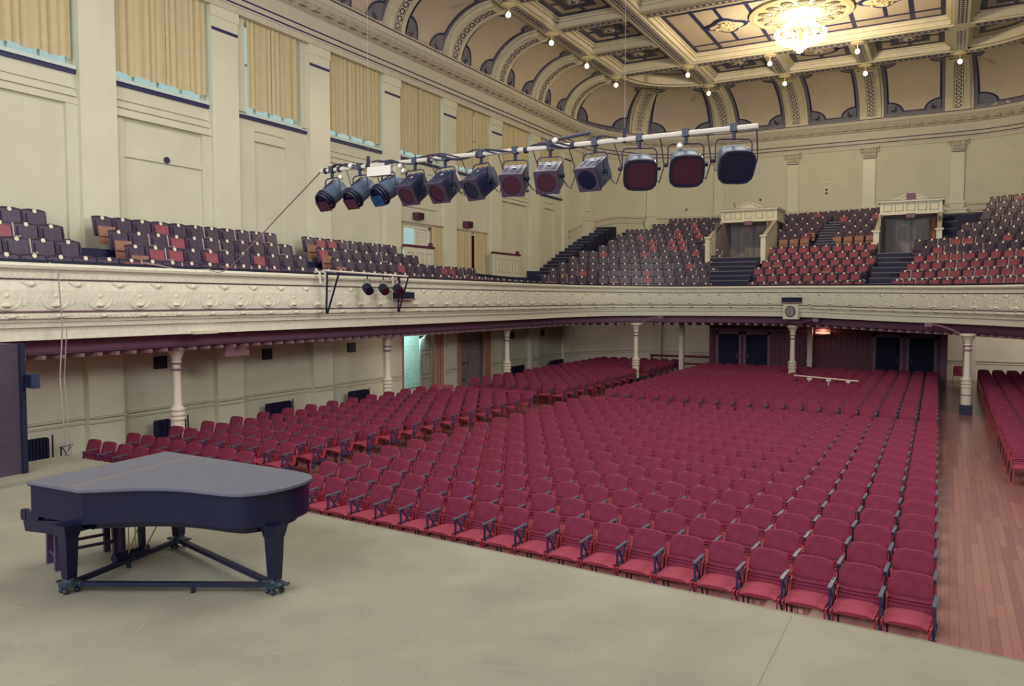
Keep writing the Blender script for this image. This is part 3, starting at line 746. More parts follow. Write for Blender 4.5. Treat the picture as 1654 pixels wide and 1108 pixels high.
prof = [(-.35,0),(.20,0),(.25,.012),(.28,.04),(.26,.075),(.19,.095),(.17,.12),(.17,.2),(.10,.205),(.10,.215),(.14,.225),(.17,.35),(.16,.5),(.13,.62),(.07,.625),(.07,.638),(.13,.655),(.13,.715),(.05,.73),(.05,.765),(.02,.775),(.02,.83),(-.05,.845),(-.05,1.0),(-.4,1.0)]
mb = MB(); sweep(mb, F2, prof, fz); bal = mb.obj('balcony_front', 'relief', label='cream plaster balcony front with moulded relief', kind='structure')
for nm, o1, v0, v1, m in (('painted_line',.176,.2,.206,'mauve'),('painted_line',.136,.615,.628,'mauve')):
    q = MB(); sweep(q, F2, [(o1-.1, v0),(o1, v0),(o1, v1),(o1-.1, v1)], fz); q.obj(nm, m, bal)
q = MB(); sweep(q, F2, [(-.35,.0),(-.35,-.05),(-.12,-.05),(-.12,.0)], fz); q.obj('top_rail', 'black', bal, label='dark upholstered capping rail')
# relief ornaments, picked out one by one on the near and middle stretch
def rpos(s): pass
orn = MB()
orn.sphere((0,0,-.16), .10, 8, 5, .5); orn.tube([(.27*cos(t), .0, -.02+.22*sin(t)) for t in [pi*1.0+pi*1.0*i/12 for i in range(13)]], .022, 5); orn.tube([(.17*cos(t), .0, .02+.13*sin(t)) for t in [pi*1.9+pi*1.2*i/10 for i in range(11)]], .018, 5); orn.sphere((0,.02,.03), .06, 8, 5); 
for sx in (-1,1): orn.tube([(sx*.36, .0, .18), (sx*.30,.0,.06), (sx*.38,.0,-.05), (sx*.32,.0,-.16)], .018, 5)
stud = MB(); stud.sphere((0,0,0), .075, 8, 5, .9); stud.tube([(-.18,0,.05),(-.08,-.01,-.02),(0,0,-.03),(.08,-.01,-.02),(.18,0,.05)], .02, 4)
rope = MB(); rope.sphere((0,0,0), .09, 8, 5, .6)
for sx in (-1,1): rope.tube([(sx*.1,0,0),(sx*.22,0,.02),(sx*.33,0,0)], .02, 4)
om, sm_, rm = orn.mesh('rosette_ornament','relief',True), stud.mesh('stud_ornament','relief',True), rope.mesh('rope_ornament','relief',True)
FW = []; acc = 0
cum = [0]
for a, b in zip(F2[:-1], F2[1:]): cum.append(cum[-1]+hypot(b[0]-a[0], b[1]-a[1]))
def fat(s):
    for i in range(len(cum)-1):
        if cum[i+1] >= s:
            t = (s-cum[i])/(cum[i+1]-cum[i]+1e-9); a, b = FP[i], FP[i+1]
            return a[0]+(b[0]-a[0])*t, a[1]+(b[1]-a[1])*t, atan2(b[1]-a[1], b[0]-a[0]), a[2]+(b[2]-a[2])*t, a[3]+(b[3]-a[3])*t
    return None
no = 0; s = 3.6
while s < cum[-1]-6 and no < 290:
    for ds, me, v, off, nm in ((0, om, .44, .155, 'rosette_ornament'), (.47, sm_, .27, .15, 'stud_ornament'), (.1, rm, .685, .13, 'rope_ornament')):
        r = fat(s+ds)
        if r:
            x, y, a, zt, zbm = r; z = zt+(zbm-zt)*v; nx, ny = sin(a), -cos(a); px = project(x+nx*.15, y+ny*.15, z)
            if px and -10 < px[0] < 1670:
                link(nm, me, bal, (x+nx*off, y+ny*off, z), a); no += 1
    s += .95
# fine strigil fluting rows
q = MB()
for x, y, a, s in walk(F2, .12, 3.4):
    i = min(range(len(cum)), key=lambda k: abs(cum[k]-s)); zt, zbm = FP[i][2], FP[i][3]; nx, ny = sin(a), -cos(a)
    if s > cum[-1]-14: break
    R_ = Matrix.Rotation(a, 3, 'Z')
    q.cbox((x+nx*.17, y+ny*.17, zt+(zbm-zt)*.165), (.045,.03,.07), R_); q.cbox((x+nx*.135, y+ny*.135, zt+(zbm-zt)*.685), (.05,.03,.07), R_)
q.obj('flute_row', 'relief', bal, kind='stuff')
# beam and joist ends below
BMP = offset(F2, -.75)
q = MB(); sweep(q, BMP, [(-.14,.0),(.12,.0),(.14,.04),(.10,.06),(.10,.28),(.14,.30),(.14,.34),(-.2,.34)], lambda i, v: FP[i][3]-.34+v)
bm = q.obj('balcony_beam', 'mauve', bal, label='mauve painted iron beam under the balcony')
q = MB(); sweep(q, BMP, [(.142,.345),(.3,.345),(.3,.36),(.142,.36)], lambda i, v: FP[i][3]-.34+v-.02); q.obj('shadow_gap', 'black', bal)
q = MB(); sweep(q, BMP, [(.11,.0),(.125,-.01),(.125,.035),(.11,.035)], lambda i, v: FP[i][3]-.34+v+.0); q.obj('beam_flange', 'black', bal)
jm = MB(); jm.hexa([(-.05,-.22,-.04),(.05,-.22,-.04),(.05,.9,-.10),(-.05,.9,-.10),(-.05,-.22,.04),(.05,-.22,.04),(.05,.9,.04),(-.05,.9,.04)]); jme = jm.mesh('joist_end', 'mauve_light')
nj = 0
for x, y, a, s in walk(BMP, .42, 3.0):
    i = min(range(len(cum)), key=lambda k: hypot(BMP[k][0]-x, BMP[k][1]-y)); px = project(x, y, 2.8)
    if px and -10 < px[0] < 1670 and nj < 290: link('joist_end', jme, bal, (x, y, FP[i][3]-.39), a); nj += 1
# soffit
SO = offset(F2, -.9)
q = MB(); sweep(q, [SO[i] for i in range(len(SO)) if SO[i][1] < 30 and SO[i][0] < -10], [(0, 2.86), (-2.3, 3.15)]); q.prism([p for p in SO if p[1] >= 30]+[(XR, 30), (XR, 47.2), (-18.97, 47.2), (-18.97, 30)], 3.22, 3.26); q.box(5.0, XR, 5, 30, 3.1, 3.2); q.obj('balcony_soffit', 'mauve_light', bal)

# ------------------------------------------------------------------ gallery steps
def rowd(s_rear, k):
    """distance of row line k behind the front path (to back tops); s_rear 0 arm .. 1 rear"""
    return (.55+.62*k)*(1-s_rear)+(.9+.92*k)*s_rear
def rear_f(i):
    x, y = F2[i]
    if x < CX: t = (y-27.5)/6.5
    else: t = (y-22)/6.0
    return max(0, min(1, t))
def rowz(k): return 3.98+.375*k
def armz(x, y): return .1*(1-min(1, max(0, (y-28)/6))) if x < CX else 0
def rowpath(k, dd=0.0):
    out = []
    for i, (p, n) in enumerate(zip(F2, FN)):
        f = rear_f(i); d = rowd(f, k)+dd*(.66*(1-f)+f); out.append((p[0]-n[0]*d, p[1]-n[1]*d))
    return out
def inside(x, y, m=.0):
    if x < XL+m or x > XR-m: return False
    if y <= 40.9: return True
    if y > 49-m: return False
    if x < -12: return ((x+12)/(6.8-m))**2+((y-40.9)/(8.1-m))**2 < 1
    if x > .3: return ((x-.3)/(6.8-m))**2+((y-40.9)/(8.1-m))**2 < 1
    return True
gal = empty('gallery_steps', (0, 0, 0), kind='structure')
def clampin(p):
    x, y = p
    x = max(XF-.03, min(XR, x)); y = min(48.95, y)
    return (x, y)
VOM = [(-10.9, -8.1), (-2.95, -.35)]
for k in range(12):
    a = rowpath(k, -.62 if k else -.9); b = rowpath(k, .38); z = rowz(k); P = []
    A = MB(); run = []
    def flush(run):
        if len(run) > 1: A.grid(run)
    for i in range(len(a)):
        if k >= 4 and rear_f(i) < .35: flush(run); run = []; continue
        pa, pb = clampin(a[i]), clampin(b[i])
        if pa[0] <= XF and pb[0] <= XF: flush(run); run = []; continue
        if k >= 6 and any(v0-.05 < pa[0] < v1+.05 for v0, v1 in VOM) and pa[1] < 45.6: flush(run); run = []; continue
        if k < 6 and any(v0 < pa[0] < v1 for v0, v1 in VOM) and False: continue
        zz = z+armz(*pa); run.append([(pa[0], pa[1], zz-.45), (pa[0], pa[1], zz), (pb[0], pb[1], zz)])
    flush(run)
    if A.v:
        o = A.obj('gallery_step', 'stepdark', gal)
        B = MB()
        for x, y, t, s_ in []: pass
q = MB(); q.box(-16, 4, 47.3, 49, 8.0, 8.5); q.obj('gallery_landing', 'stepdark', gal)
# stairs in the aisles
def stair(x0a, x1a, x0b, x1b, ya, yb, za, zb_, n, nm='stair_flight'):
    o = link(nm, None, gal)
    for k in range(n):
        t = k/n; t2 = (k+1)/n
        x0 = x0a+(x0b-x0a)*t; x1 = x1a+(x1b-x1a)*t; y = ya+(yb-ya)*t; y2 = ya+(yb-ya)*t2; z = za+(zb_-za)*t2
        q = MB(); q.use('stepdark').box(x0, x1, y, y2+.1, z-(zb_-za)/n-.15, z); q.use('nosing').box(x0, x1, y-.025, y+.03, z-.03, z+.006); q.obj('stair_tread', None, o)
stair(-9.75,-8.25,-10.75,-8.2, 36.9, 41.1, 3.95, 6.15, 9)
stair(-2.95,-1.95,-2.85,-.55, 35.1, 40.9, 3.95, 6.15, 9)
stair(-5.9,-5.0,-5.95,-5.1, 42.3, 47.0, 6.5, 8.25, 10)
stair(-12.3,-11.1,-12.0,-11.0, 43.4, 47.0, 6.9, 8.3, 8)
stair(-.2,1.3,-.1,1.1, 42.6, 46.2, 6.8, 8.3, 7)
# stair along curved left wall
o = link('stair_flight', None, gal)
for k in range(20):
    y = 34.6+k*.48; z = 4.5+k*.2
    x0 = XF+.1
    if y > 41: x0 = -12-6.7*sqrt(max(0, 1-((y-40.9)/8.1)**2))
    x1 = x0+1.05+.25*max(0, (38-y)/4)
    q = MB(); q.use('stepdark').box(x0, x1, y, y+.5, z-.6, z); q.use('nosing').box(x0, x1, y-.02, y+.03, z-.03, z+.006); q.obj('stair_tread', None, o)

# vomitories (gallery entrance hoods)
def vomitory(x0, x1, lab, badge):
    o = empty('entrance_hood', ((x0+x1)/2, 41.0, 6.15), 0, lab, 'entrance porch', 'white entrance porches in the rear gallery')
    w_ = (x1-x0)/2
    q = MB(); q.box(-w_, w_, 0, 4.6, -.3, 0); q.obj('landing', 'darkwood', o)
    for sx in (-1, 1):
        q = MB(); x = sx*w_
        q.hexa([(x-.06,0,-.3),(x+.06,0,-.3),(x+.06,3.2,-.3),(x-.06,3.2,-.3),(x-.06,0,.95),(x+.06,0,.95),(x+.06,3.2,2.15),(x-.06,3.2,2.15)]); wo = q.obj('side_parapet', 'plaster_gloss', o)
        q = MB(); q.bar((x,-.05,1.0),(x,3.1,2.16),.2,.07); q.obj('capping', 'trim_warm', wo)
        q = MB(); q.box(x-.12,x+.12,-.14,.1,-.35,1.05); q.box(x-.17,x+.17,-.19,.15,1.02,1.1); q.box(x-.17,x+.17,-.19,.15,-.35,-.2); q.obj('end_post', 'plaster_gloss', wo)
        q = MB()
        for k in range(7): q.box(x-sx*.075-.006, x-sx*.075+.006, .3+k*.4, .33+k*.4, -.1, .85+k*.13)
        q.obj('wall_boarding', 'trim_warm', o, kind='stuff')
    q = MB(); q.box(-w_-.12, w_+.12, 2.9, 5.2, 2.08, 2.18); q.box(-w_-.08, w_+.08, 2.98, 5.2, 2.18, 2.72); q.box(-w_-.16, w_+.16, 2.86, 5.2, 2.70, 2.78); ho = q.obj('hood', 'plaster_gloss', o)
    q = MB(); q.box(-w_-.17, w_+.17, 2.85, 5.2, 2.78, 2.80); q.obj('top_line', 'mauve', ho)
    for k in range(5):
        c = -w_+.28+k*(2*w_-.56)/4; q = MB()
        q.box(c-.19,c+.19,2.955,2.98,2.26,2.29); q.box(c-.19,c+.19,2.955,2.98,2.6,2.63); q.box(c-.19,c-.16,2.955,2.98,2.26,2.63); q.box(c+.16,c+.19,2.955,2.98,2.26,2.63); q.obj('hood_panel', 'trim_warm', ho)
    q = MB(); q.add([(-.7,3.0,2.8),(.7,3.0,2.8),(0,3.0,3.12),(-.7,4.6,2.8),(.7,4.6,2.8),(0,4.6,3.12)], [(0,1,2),(3,5,4),(0,3,4,1),(1,4,5,2),(2,5,3,0)]); q.bar((-.75,2.97,2.82),(0,2.97,3.15),.06,.05); q.bar((.75,2.97,2.82),(0,2.97,3.15),.06,.05); q.obj('pediment', 'plaster_gloss', o)
    q = MB(); q.box(-w_+.06, w_-.06, 4.5, 4.6, 0, 2.1); q.box(-w_+.06,-w_+.1,1.2,4.5,0,1.95); q.box(w_-.1,w_-.06,1.2,4.5,0,1.95); q.obj('timber_lining', 'doorgrey', o)
    for s_, xx in enumerate((-.82, .02)):
        l_ = leaf('door_leaf', .8, 1.95, 'doorgrey', 'trim_warm', o, (xx, 4.44, .0), 0)
    q = MB(); q.grid(drape_mesh(-w_+.1, -.85, 0, 1.98, 0, waves=5, amp=.05)); me = q.mesh('side_drape', 'drape_low', True); me.transform(Matrix.Rotation(-pi/2, 4, 'Z') @ Matrix.Identity(4)); so = link('side_drape', me, o, (0, 3.9, 0))
    so.rotation_euler = (0, 0, pi) 
    q = MB(); q.box(-.2,.2,2.86,2.98,1.9,2.12); q.obj('exit_sign', 'mauve', ho)
    if badge: q = MB(); q.box(-.2,.2,2.9,2.98,2.84,3.12); q.obj('sign_box', 'mauve', ho)
    else: q = MB(); q.bar((-.75,3.2,2.8),(-.85,3.2,3.15),.05,.05); q.obj('bracket_stub', 'mauve', ho)
vomitory(-10.9, -8.1, 'white panelled entrance hood left of the red centre seats in the gallery', False)
vomitory(-2.95, -.35, 'white panelled entrance hood right of the red centre seats in the gallery', True)

# gallery exits on the left wall
def gcurt(ya, yb, z0, z1, lab, seed):
    o = empty('exit_curtain', (-18.88, (ya+yb)/2, z0), 0, lab, 'curtain', 'curtains at the gallery exits'); L = (yb-ya)/2
    q = MB(); q.grid(drape_mesh(-L, L, 0, z1-z0, 0, waves=max(2, int(L*2/.16)), amp=.04, seed=seed)); q.obj('drape', 'drape', o, smooth=True)
gcurt(25.12, 25.5, 6.05, 7.08, 'short beige curtain at the near edge of the open gallery exit', 3)
gcurt(27.45, 28.8, 4.75, 7.08, 'beige curtain drawn to the far side of the open gallery exit', 4)
gcurt(29.1, 30.55, 4.75, 7.06, 'beige curtain, near half of the closed pair at the far gallery exit', 5)
gcurt(30.78, 31.95, 4.75, 7.06, 'beige curtain, far half of the closed pair at the far gallery exit', 6)
q = MB(); q.tube([(-18.84,25.05,7.1),(-18.84,28.9,7.1)], .035, 6); q.tube([(-18.84,29.0,7.1),(-18.84,32.0,7.1)], .035, 6)
q.obj('curtain_pole', 'trim_warm', wl)
d3 = empty('door_3', (XF, 25.45, 4.7), kind='structure')
q = MB(); q.box(-.06,.02,0,.1,0,2.3); q.box(-.06,.02,1.9,2.0,0,2.3); q.box(-.06,.02,0,2.0,2.18,2.3); q.box(-.05,.01,.95,1.03,0,2.25); q.obj('door_frame', 'plaster_gloss', d3)
q = MB(); q.box(-.03,-.02,.1,.95,1.3,2.15); q.obj('glass_pane', 'glass', d3)
leaf('door_leaf', .9, 2.2, 'plaster_gloss', 'plaster', d3, (-.04, 1.92, 0), radians(-90))
d4 = empty('door_4', (XF, 29.3, 4.7), kind='structure')
leaf('door_leaf', 1.15, 2.25, 'darkwood', 'doordark', d4, (-.1, 1.15, 0), radians(-90)); leaf('door_leaf', 1.15, 2.25, 'darkwood', 'doordark', d4, (-.1, 2.3, 0), radians(-90))
def barrier(y0, y1, z0, z1, lab):
    o = empty('exit_barrier', (-18.55, (y0+y1)/2, z0), 0, lab, 'barrier', 'panelled barriers on the left gallery'); L = (y1-y0)/2; h = z1-z0
    q = MB(); q.box(-.05,.05,-L,L,-.3,h-.05); q.obj('panel_wall', 'plaster_gloss', o)
    n = max(3, int(L*2/.55))
    for k in range(n):
        c = -L+(k+.5)*2*L/n; q = MB(); w_ = L/n*.6
        q.box(.05,.06,c-w_,c-w_+.03,.25,h-.25); q.box(.05,.06,c+w_-.03,c+w_,.25,h-.25); q.box(.05,.06,c-w_,c+w_,.25,.28); q.box(.05,.06,c-w_,c+w_,h-.28,h-.25); q.obj('panel_frame', 'trim_warm', o)
    q = MB(); q.box(-.09,.09,-L-.05,L+.05,h-.05,h+.04); q.sphere((0,L-.15,h+.1), .11, 8, 5); q.obj('hand_rail', 'darkwood', o, smooth=False)
barrier(25.1, 27.0, 5.05, 6.12, 'white barrier with dark handrail before the open gallery exit')
barrier(31.95, 34.5, 5.05, 6.2, 'white panelled barrier with dark handrail beside the dark gallery stairs')
for (y, z, lab) in ((26.5, 7.38, 'small dark red box above the open gallery exit'), (30.3, 7.36, 'small dark red box above the curtained far gallery exit')):
    o = empty('wall_speaker', (XF, y, z), 0, lab, 'speaker', 'boxes above the gallery exits')
    q = MB(); q.prism([(0,-.26),(.26,-.2),(.26,.2),(0,.26)], -.14, .14); q.obj('casing', 'darkwood', o); q = MB(); q.box(.26,.27,-.17,.17,-.1,.1); q.obj('grille', 'black', o)
q = MB(); q.tube([(-18.95,33.3,7.4),(-18.95,33.3,8.9)], .04, 6); q.obj('conduit', 'mauve', wl)
q = MB(); q.tube([(-18.99,14.7,7.82),(-18.9,14.7,7.82)], .09, 10); q.obj('vent_rose', 'ironblue', wl)

# ------------------------------------------------------------------ gallery seats
def gseat_meshes():
    d = {}
    for nm in ('brown', 'red'):
        q = MB(); q.hexa([(-.24,.02,.34),(.24,.02,.34),(.24,.06,.34),(-.24,.06,.34),(-.25,.10,.80),(.25,.10,.80),(.25,.14,.80),(-.25,.14,.80)])
        q.tube([(-.25,.12,.80),(-.12,.125,.825),(.12,.125,.825),(.25,.12,.80)], .03, 6); d['backrest', nm] = q.mesh('backrest', 'seatbrown')
        q = MB(); q.hexa([(-.195,-.02,.40),(.195,-.02,.40),(.195,.03,.40),(-.195,.03,.40),(-.195,.035,.75),(.195,.035,.75),(.195,.09,.75),(-.195,.09,.75)]); d['back_pad', nm] = q.mesh('back_pad', 'seat'+nm)
    for nm, mm_, zt in (('seat_pan','seatbrown',.50),('seat_pan_ply','ply',.58)):
        q = MB(); q.hexa([(-.22,-.16,.14),(.22,-.16,.14),(.22,-.11,.14),(-.22,-.11,.14),(-.22,-.10,zt),(.22,-.10,zt),(.22,-.05,zt),(-.22,-.05,zt)]); q.box(-.225,.225,-.17,-.12,.33,.35); d[nm] = q.mesh('seat_pan', mm_)
    q = MB(); q.lathe([(.048,0),(.048,.012)], n=10); me = q.mesh('number_disc', 'disc'); me.transform(Matrix.Translation((0,.085,.80)) @ Matrix.Rotation(radians(82), 4, 'X')); d['number_disc'] = me
    for nm, mm_ in (('standard','standard'),('standard_lit','standard_lit')):
        q = MB(); q.hexa([(.255,-.12,0),(.285,-.12,0),(.285,.05,0),(.255,.05,0),(.255,-.16,.5),(.285,-.16,.5),(.285,.12,.5),(.255,.12,.5)]); q.hexa([(.255,.02,.5),(.285,.02,.5),(.285,.12,.5),(.255,.12,.5),(.255,.08,.82),(.285,.08,.82),(.285,.15,.82),(.255,.15,.82)]); q.box(.245,.295,-.18,.1,.5,.53); d[nm] = q.mesh('standard', mm_)
    return d
GS = gseat_meshes()
seats = []   # (x,y,z,rz,red,label,section,light)
def rowlen(p):
    return sum(hypot(b[0]-a[0], b[1]-a[1]) for a, b in zip(p[:-1], p[1:]))
rnd = random.Random(11)
def ok_seat(k, x, y):
    if k >= 1 and not inside(x, y, .33): return None
    if y < 8.5: return None
    if x < CX and y < 33.0 and x < -15.95:    # left arm
        if k > 3: return None
        if k > 0 and 10.75 < y < 12.0: return None
        if 17.95 < y < 19.25 and k > 0: return None
        if k == 3 and y > 24.5: return None
        if k == 2 and y > 25.0: return None
        if k == 1 and y > 28.2: return None
        return 'left'
    if x > 3.0 and y < 27: return None
    if x < -7:
        if y < 34.5 and x < -15.9 and k > 0: return None
        lim = -9.85-.13*k if k < 6 else (-11.1 if k < 8 else -12.1)
        if k == 11: lim = -8.3
        if x > lim and not (x > -8.1): return None
        if x <= lim:
            # keep the stair along the curved wall free
            x0 = XF+.1 if y <= 41 else -12-6.7*sqrt(max(0, 1-((y-40.9)/8.1)**2))
            return 'rear left' if x > x0+1.3+.3*max(0, (38-y)/4) else None
    if -8.05 < x < -3.0:
        if k == 6: return None
        if 7 <= k <= 10 and (-6.0 < x < -5.0): return None
        return 'rear centre'
    if k == 11 and -8.3 < x < -3: return 'rear centre'
    lo = -1.85+.14*k if k < 6 else ({6:.2,7:.4}.get(k, 1.5))
    if x >= lo and x > -3: return 'rear right'
    return None
for k in range(12):
    p = rowpath(k); n_ = 0
    secs = {}
    for x, y, a, s_ in walk(p, .555, 3.5):
        sec = ok_seat(k, x, y)
        if not sec: continue
        pr = project(x, y, rowz(k)+.8)
        if not pr or pr[0] < -30 or pr[0] > 1680: continue
        secs[sec] = secs.get(sec, 0)+1
        if sec == 'rear centre': red = k < 6 or rnd.random() < .18
        elif sec == 'rear right': red = k < 4 or rnd.random() < .12
        else: red = rnd.random() < .16
        pos = {'left':'from the stage end', 'rear left':'from wall stairs', 'rear centre':'from left aisle', 'rear right':'from its aisle'}[sec]
        lab = '%s seat, %s gallery, %s row up, %s %s' % ('red' if red else 'brown', sec, ORD[k], ordn(secs[sec]-1), pos)
        seats.append((pr[2], x, y, rowz(k)+armz(x, y), a, red, lab, sec, rnd.random() < .35, k))
seats.sort(key=lambda t: t[0])
def join_far(name, lst, label, cat):
    """lst: (meshes, matrix) joined into one object"""
    V = []; F = []; MI = []; mats = []
    for mes, mt in lst:
        for me in mes:
            o = len(V); V += [tuple(mt @ v.co) for v in me.vertices]; m0 = me.materials[0]
            if m0 not in mats: mats.append(m0)
            for f in me.polygons: F.append(tuple(i+o for i in f.vertices)); MI.append(mats.index(me.materials[f.material_index]) if me.materials[f.material_index] in mats else 0)
    me = bpy.data.meshes.new(name); me.from_pydata(V, [], F)
    for m_ in mats: me.materials.append(m_)
    me.polygons.foreach_set('material_index', MI); me.update()
    return link(name, me, None, label=label, cat=cat, kind='stuff')
far = []
for idx, (d, x, y, z, a, red, lab, sec, li, k) in enumerate(seats):
    ply = (sec == 'rear centre' and k in (7,)) or (sec == 'left' and (12.0 <= y < 12.7 or 19.25 <= y < 19.9)) or (sec != 'left' and (k*7+int(x*3)) % 37 == 0)
    c = 'red' if red else 'brown'; st = GS['standard_lit'] if (li and sec != 'rear centre') else GS['standard']
    parts = [('backrest', GS['backrest', c]), ('back_pad', GS['back_pad', c]), ('seat_pan', GS['seat_pan_ply' if ply else 'seat_pan']), ('number_disc', GS['number_disc']), ('standard', st)]
    if idx < 300:
        o = empty('gallery_seat', (x, y, z), a, lab, 'theatre seat', '%s gallery seats' % sec)
        for nm, me in parts: link(nm, me, o)
    else:
        far.append(([m_ for _, m_ in parts], Matrix.Translation((x, y, z)) @ Matrix.Rotation(a, 4, 'Z')))
if far: join_far('gallery_seat', far, 'farther tip-up seats at the top of the rear gallery', 'theatre seat')
# ------------------------------------------------------------------ lower rear: curved plaster wall and timber lobby
LWP = [(-18.98, 37.0), (-18.98, 39.5)]+[(-18.98+4.3*(1-cos(t)), 40.2+5.3*sin(t)) for t in [pi/2*i/14 for i in range(1, 15)]]+[(-13.0,45.5),(-10.9,45.5)]
LWR = [(.1, 45.0), (XR, 45.0)]
for nm, P in (('wall_rear_lower', LWP), ('wall_rear_lower_right', LWR)):
    q = MB(); sweep(q, P, [(0,0),(0,3.25)]); o = q.obj(nm, 'plaster_low', kind='structure')
    q = MB(); sweep(q, P, [(0,.85),(.05,.85),(.05,.89),(0,.89)]); sweep(q, P, [(0,.98),(.09,.98),(.09,1.03),(0,1.03)]); sweep(q, P, [(0,0),(.03,0),(.03,.16),(0,.16)]); q.obj('dado_rail', 'trim', o)
q = MB(); q.box(-14.78,-14.7,44.9,45.5,0,3.25); q.box(1.0,1.35,44.85,45.0,0,3.2); q.box(4.3,4.6,44.85,45,0,3.2); q.obj('trim_1', 'plaster_low', kind='structure')
lob = empty('timber_lobby', (CX+.45, 41.7, 0), 0, 'dark stained timber lobby wall with four doors under the rear balcony', 'partition')
x0, x1 = -10.95+5.4, .12+5.4
q = MB(); q.box(x0, x1, .02, .1, 0, 3.2); q.box(x1-.06, x1, .0, 3.8, 0, 3.2); q.box(x0, x0+.06, 0, 3.8, 0, 3.2); q.obj('backing', 'darkwood', lob)
n = 46; pl = MB(); pl.box(-.105,.105,-.012,.02,0,3.18); plm = pl.mesh('plank','darkwood')
doorX = [(-10.45,-9.40),(-9.03,-7.95),(-2.9,-1.86),(-1.46,-.42)]
for k in range(n):
    xx = x0+(k+.5)*(x1-x0)/n; X = xx-5.4
    if any(a-.12 < X < b+.12 for a, b in doorX): continue
    o = link('plank', plm, lob, (xx, 0, 0))
for a, b in doorX:
    q = MB(); a_, b_ = a+5.4, b+5.4
    q.box(a_,b_,-.04,.0,0,2.22); o = q.obj('door_leaf', 'doordark', lob)
    q = MB(); hx = b_-.1 if a in (-10.45,-2.9) else a_+.1; q.tube([(hx,-.1,.95),(hx,-.1,1.25)], .014, 6); q.obj('pull_handle', 'mauve_light', o)
    q = MB(); q.box(a_-.13,a_,-.06,.02,0,2.36); q.box(b_,b_+.13,-.06,.02,0,2.36); q.box(a_-.13,b_+.13,-.06,.02,2.22,2.38); q.obj('door_frame', 'mauve', lob)
q = MB(); q.box(x0,x1,-.05,.02,2.42,2.5); q.box(x1-.28,x1,-.1,.02,0,3.1); q.obj('lobby_trim', 'mauve', lob)
o = empty('wall_lamp', (-5.3, 41.62, 2.45), 0, 'warm strip lamp glowing on the timber lobby wall behind the centre column', 'lamp')
q = MB(); q.box(-.36,.36,-.12,.04,-.16,-.13); q.box(-.36,.36,-.0,.04,-.16,.1); q.obj('lamp_shelf', 'mauve_light', o); q = MB(); q.tube([(-.32,-.05,-.08),(.32,-.05,-.08)], .02, 6); q.obj('lamp_tube', 'tube', o)
plight('strip_lamp_light', (-5.3, 41.4, 2.5), 9, .08, (255, 190, 150))
o = empty('timber_rail', (-12.8, 43.2, 0), 0, 'dark timber barrier rail by the plaster wall left of the lobby doors', 'rail')
q = MB(); q.box(-1.9,1.8,-.08,.08,.80,.92); q.obj('rail_top', 'darkwood', o)
q = MB(); q.box(-1.2,1.8,-.04,.04,.40,.50); q.obj('rail_lower', 'darkwood', o)
for xx in (-1.82, 0, 1.72): q = MB(); q.box(xx-.06,xx+.06,-.06,.06,0,.82); q.obj('post', 'darkwood', o)
o = empty('low_barrier', (-4.15, 33.6, 0), 0, 'low white barrier rail among the red chairs beside the centre column', 'rail')
q = MB(); q.tube([(-1.25,.35,.89),(1.25,-.35,.83)], .03, 6); q.obj('rail_top', 'column', o)
for t in (.25,.55,.85): q = MB(); xx = -1.25+2.5*t; yy = .35-.7*t; q.box(xx-.09,xx+.09,yy-.03,yy+.03,.75,.84); q.box(xx-.02,xx+.02,yy-.02,yy+.02,0,.76); q.obj('bracket', 'column', o)

# ------------------------------------------------------------------ columns
def column(x, y, top, lab, slim=False, dark=True, bracket=None):
    o = empty('iron_column', (x, y, 0), 0, lab, 'column', 'iron columns under the balcony')
    if slim:
        q = MB(); q.box(-.11,.11,-.11,.11,.34,top); q.box(-.14,.14,-.14,.14,.95,1.0); q.box(-.14,.14,-.14,.14,1.06,1.09); q.obj('shaft', 'column', o)
    else:
        q = MB(); q.lathe([(.17,.34),(.17,.9),(.15,.92),(.19,.95),(.19,1.0),(.15,1.03),(.19,1.07),(.19,1.12),(.15,1.15),(.19,1.19),(.19,1.23),(.14,1.27),(.115,1.35),(.10,top-.62),(.135,top-.60),(.135,top-.55),(.10,top-.53),(.10,top-.46),(.14,top-.44),(.14,top-.40),(.11,top-.36),(.13,top-.28),(.2,top-.12),(.26,top-.08),(.26,top)], n=14); q.obj('shaft', 'column', o, smooth=True)
        q = MB(); q.lathe([(.137,top-.60),(.142,top-.575),(.137,top-.55)], n=14); q.lathe([(.142,top-.44),(.147,top-.42),(.142,top-.40)], n=14); q.lathe([(.172,.66),(.176,.68),(.172,.70)], n=14); q.obj('painted_ring', 'mauve', o)
    q = MB(); r = .15 if slim else .2; q.box(-r,r,-r,r,0,.34); q.obj('plinth', 'black' if dark else 'column', o)
    if bracket is not None:
        bx, by = bracket
        q = MB(); q.tube([(bx*(.1+t*1.5), by*(.1+t*1.5), top-.12+.40*(1-(1-t)**2)) for t in [i/6 for i in range(7)]], .035, 6); q.box(bx*1.55-.12,bx*1.55+.12,by*1.55-.12,by*1.55+.12,top+.2,top+.34); q.obj('bracket', 'mauve', o)
    return o
column(-17.0, 13.35, 2.80, 'cream iron column left of the aisle chairs, nearest the piano', bracket=(.25,1))
column(-17.0, 21.95, 2.80, 'cream iron column in front of the open lower door', bracket=(.25,1))
column(-17.0, 30.5, 2.78, 'cream iron column on the left side beyond the two lower doors', bracket=(.25,1))
column(-12.7, 35.2, 2.92, 'cream iron column at the left rear corner of the balcony', bracket=(.6,.5))
column(-5.93, 36.7, 2.86, 'cream iron column beneath the clock', bracket=(.7,-.6))
column(.70, 31.6, 2.82, 'cream iron column on a dark plinth in the right aisle, nearer one', bracket=(-.8,.5))
column(-12.0, 40.2, 3.0, 'slender square white post near the left end of the timber lobby', slim=True)
column(-5.76, 40.7, 2.75, 'slender square white post beside the glowing strip lamp', slim=True)
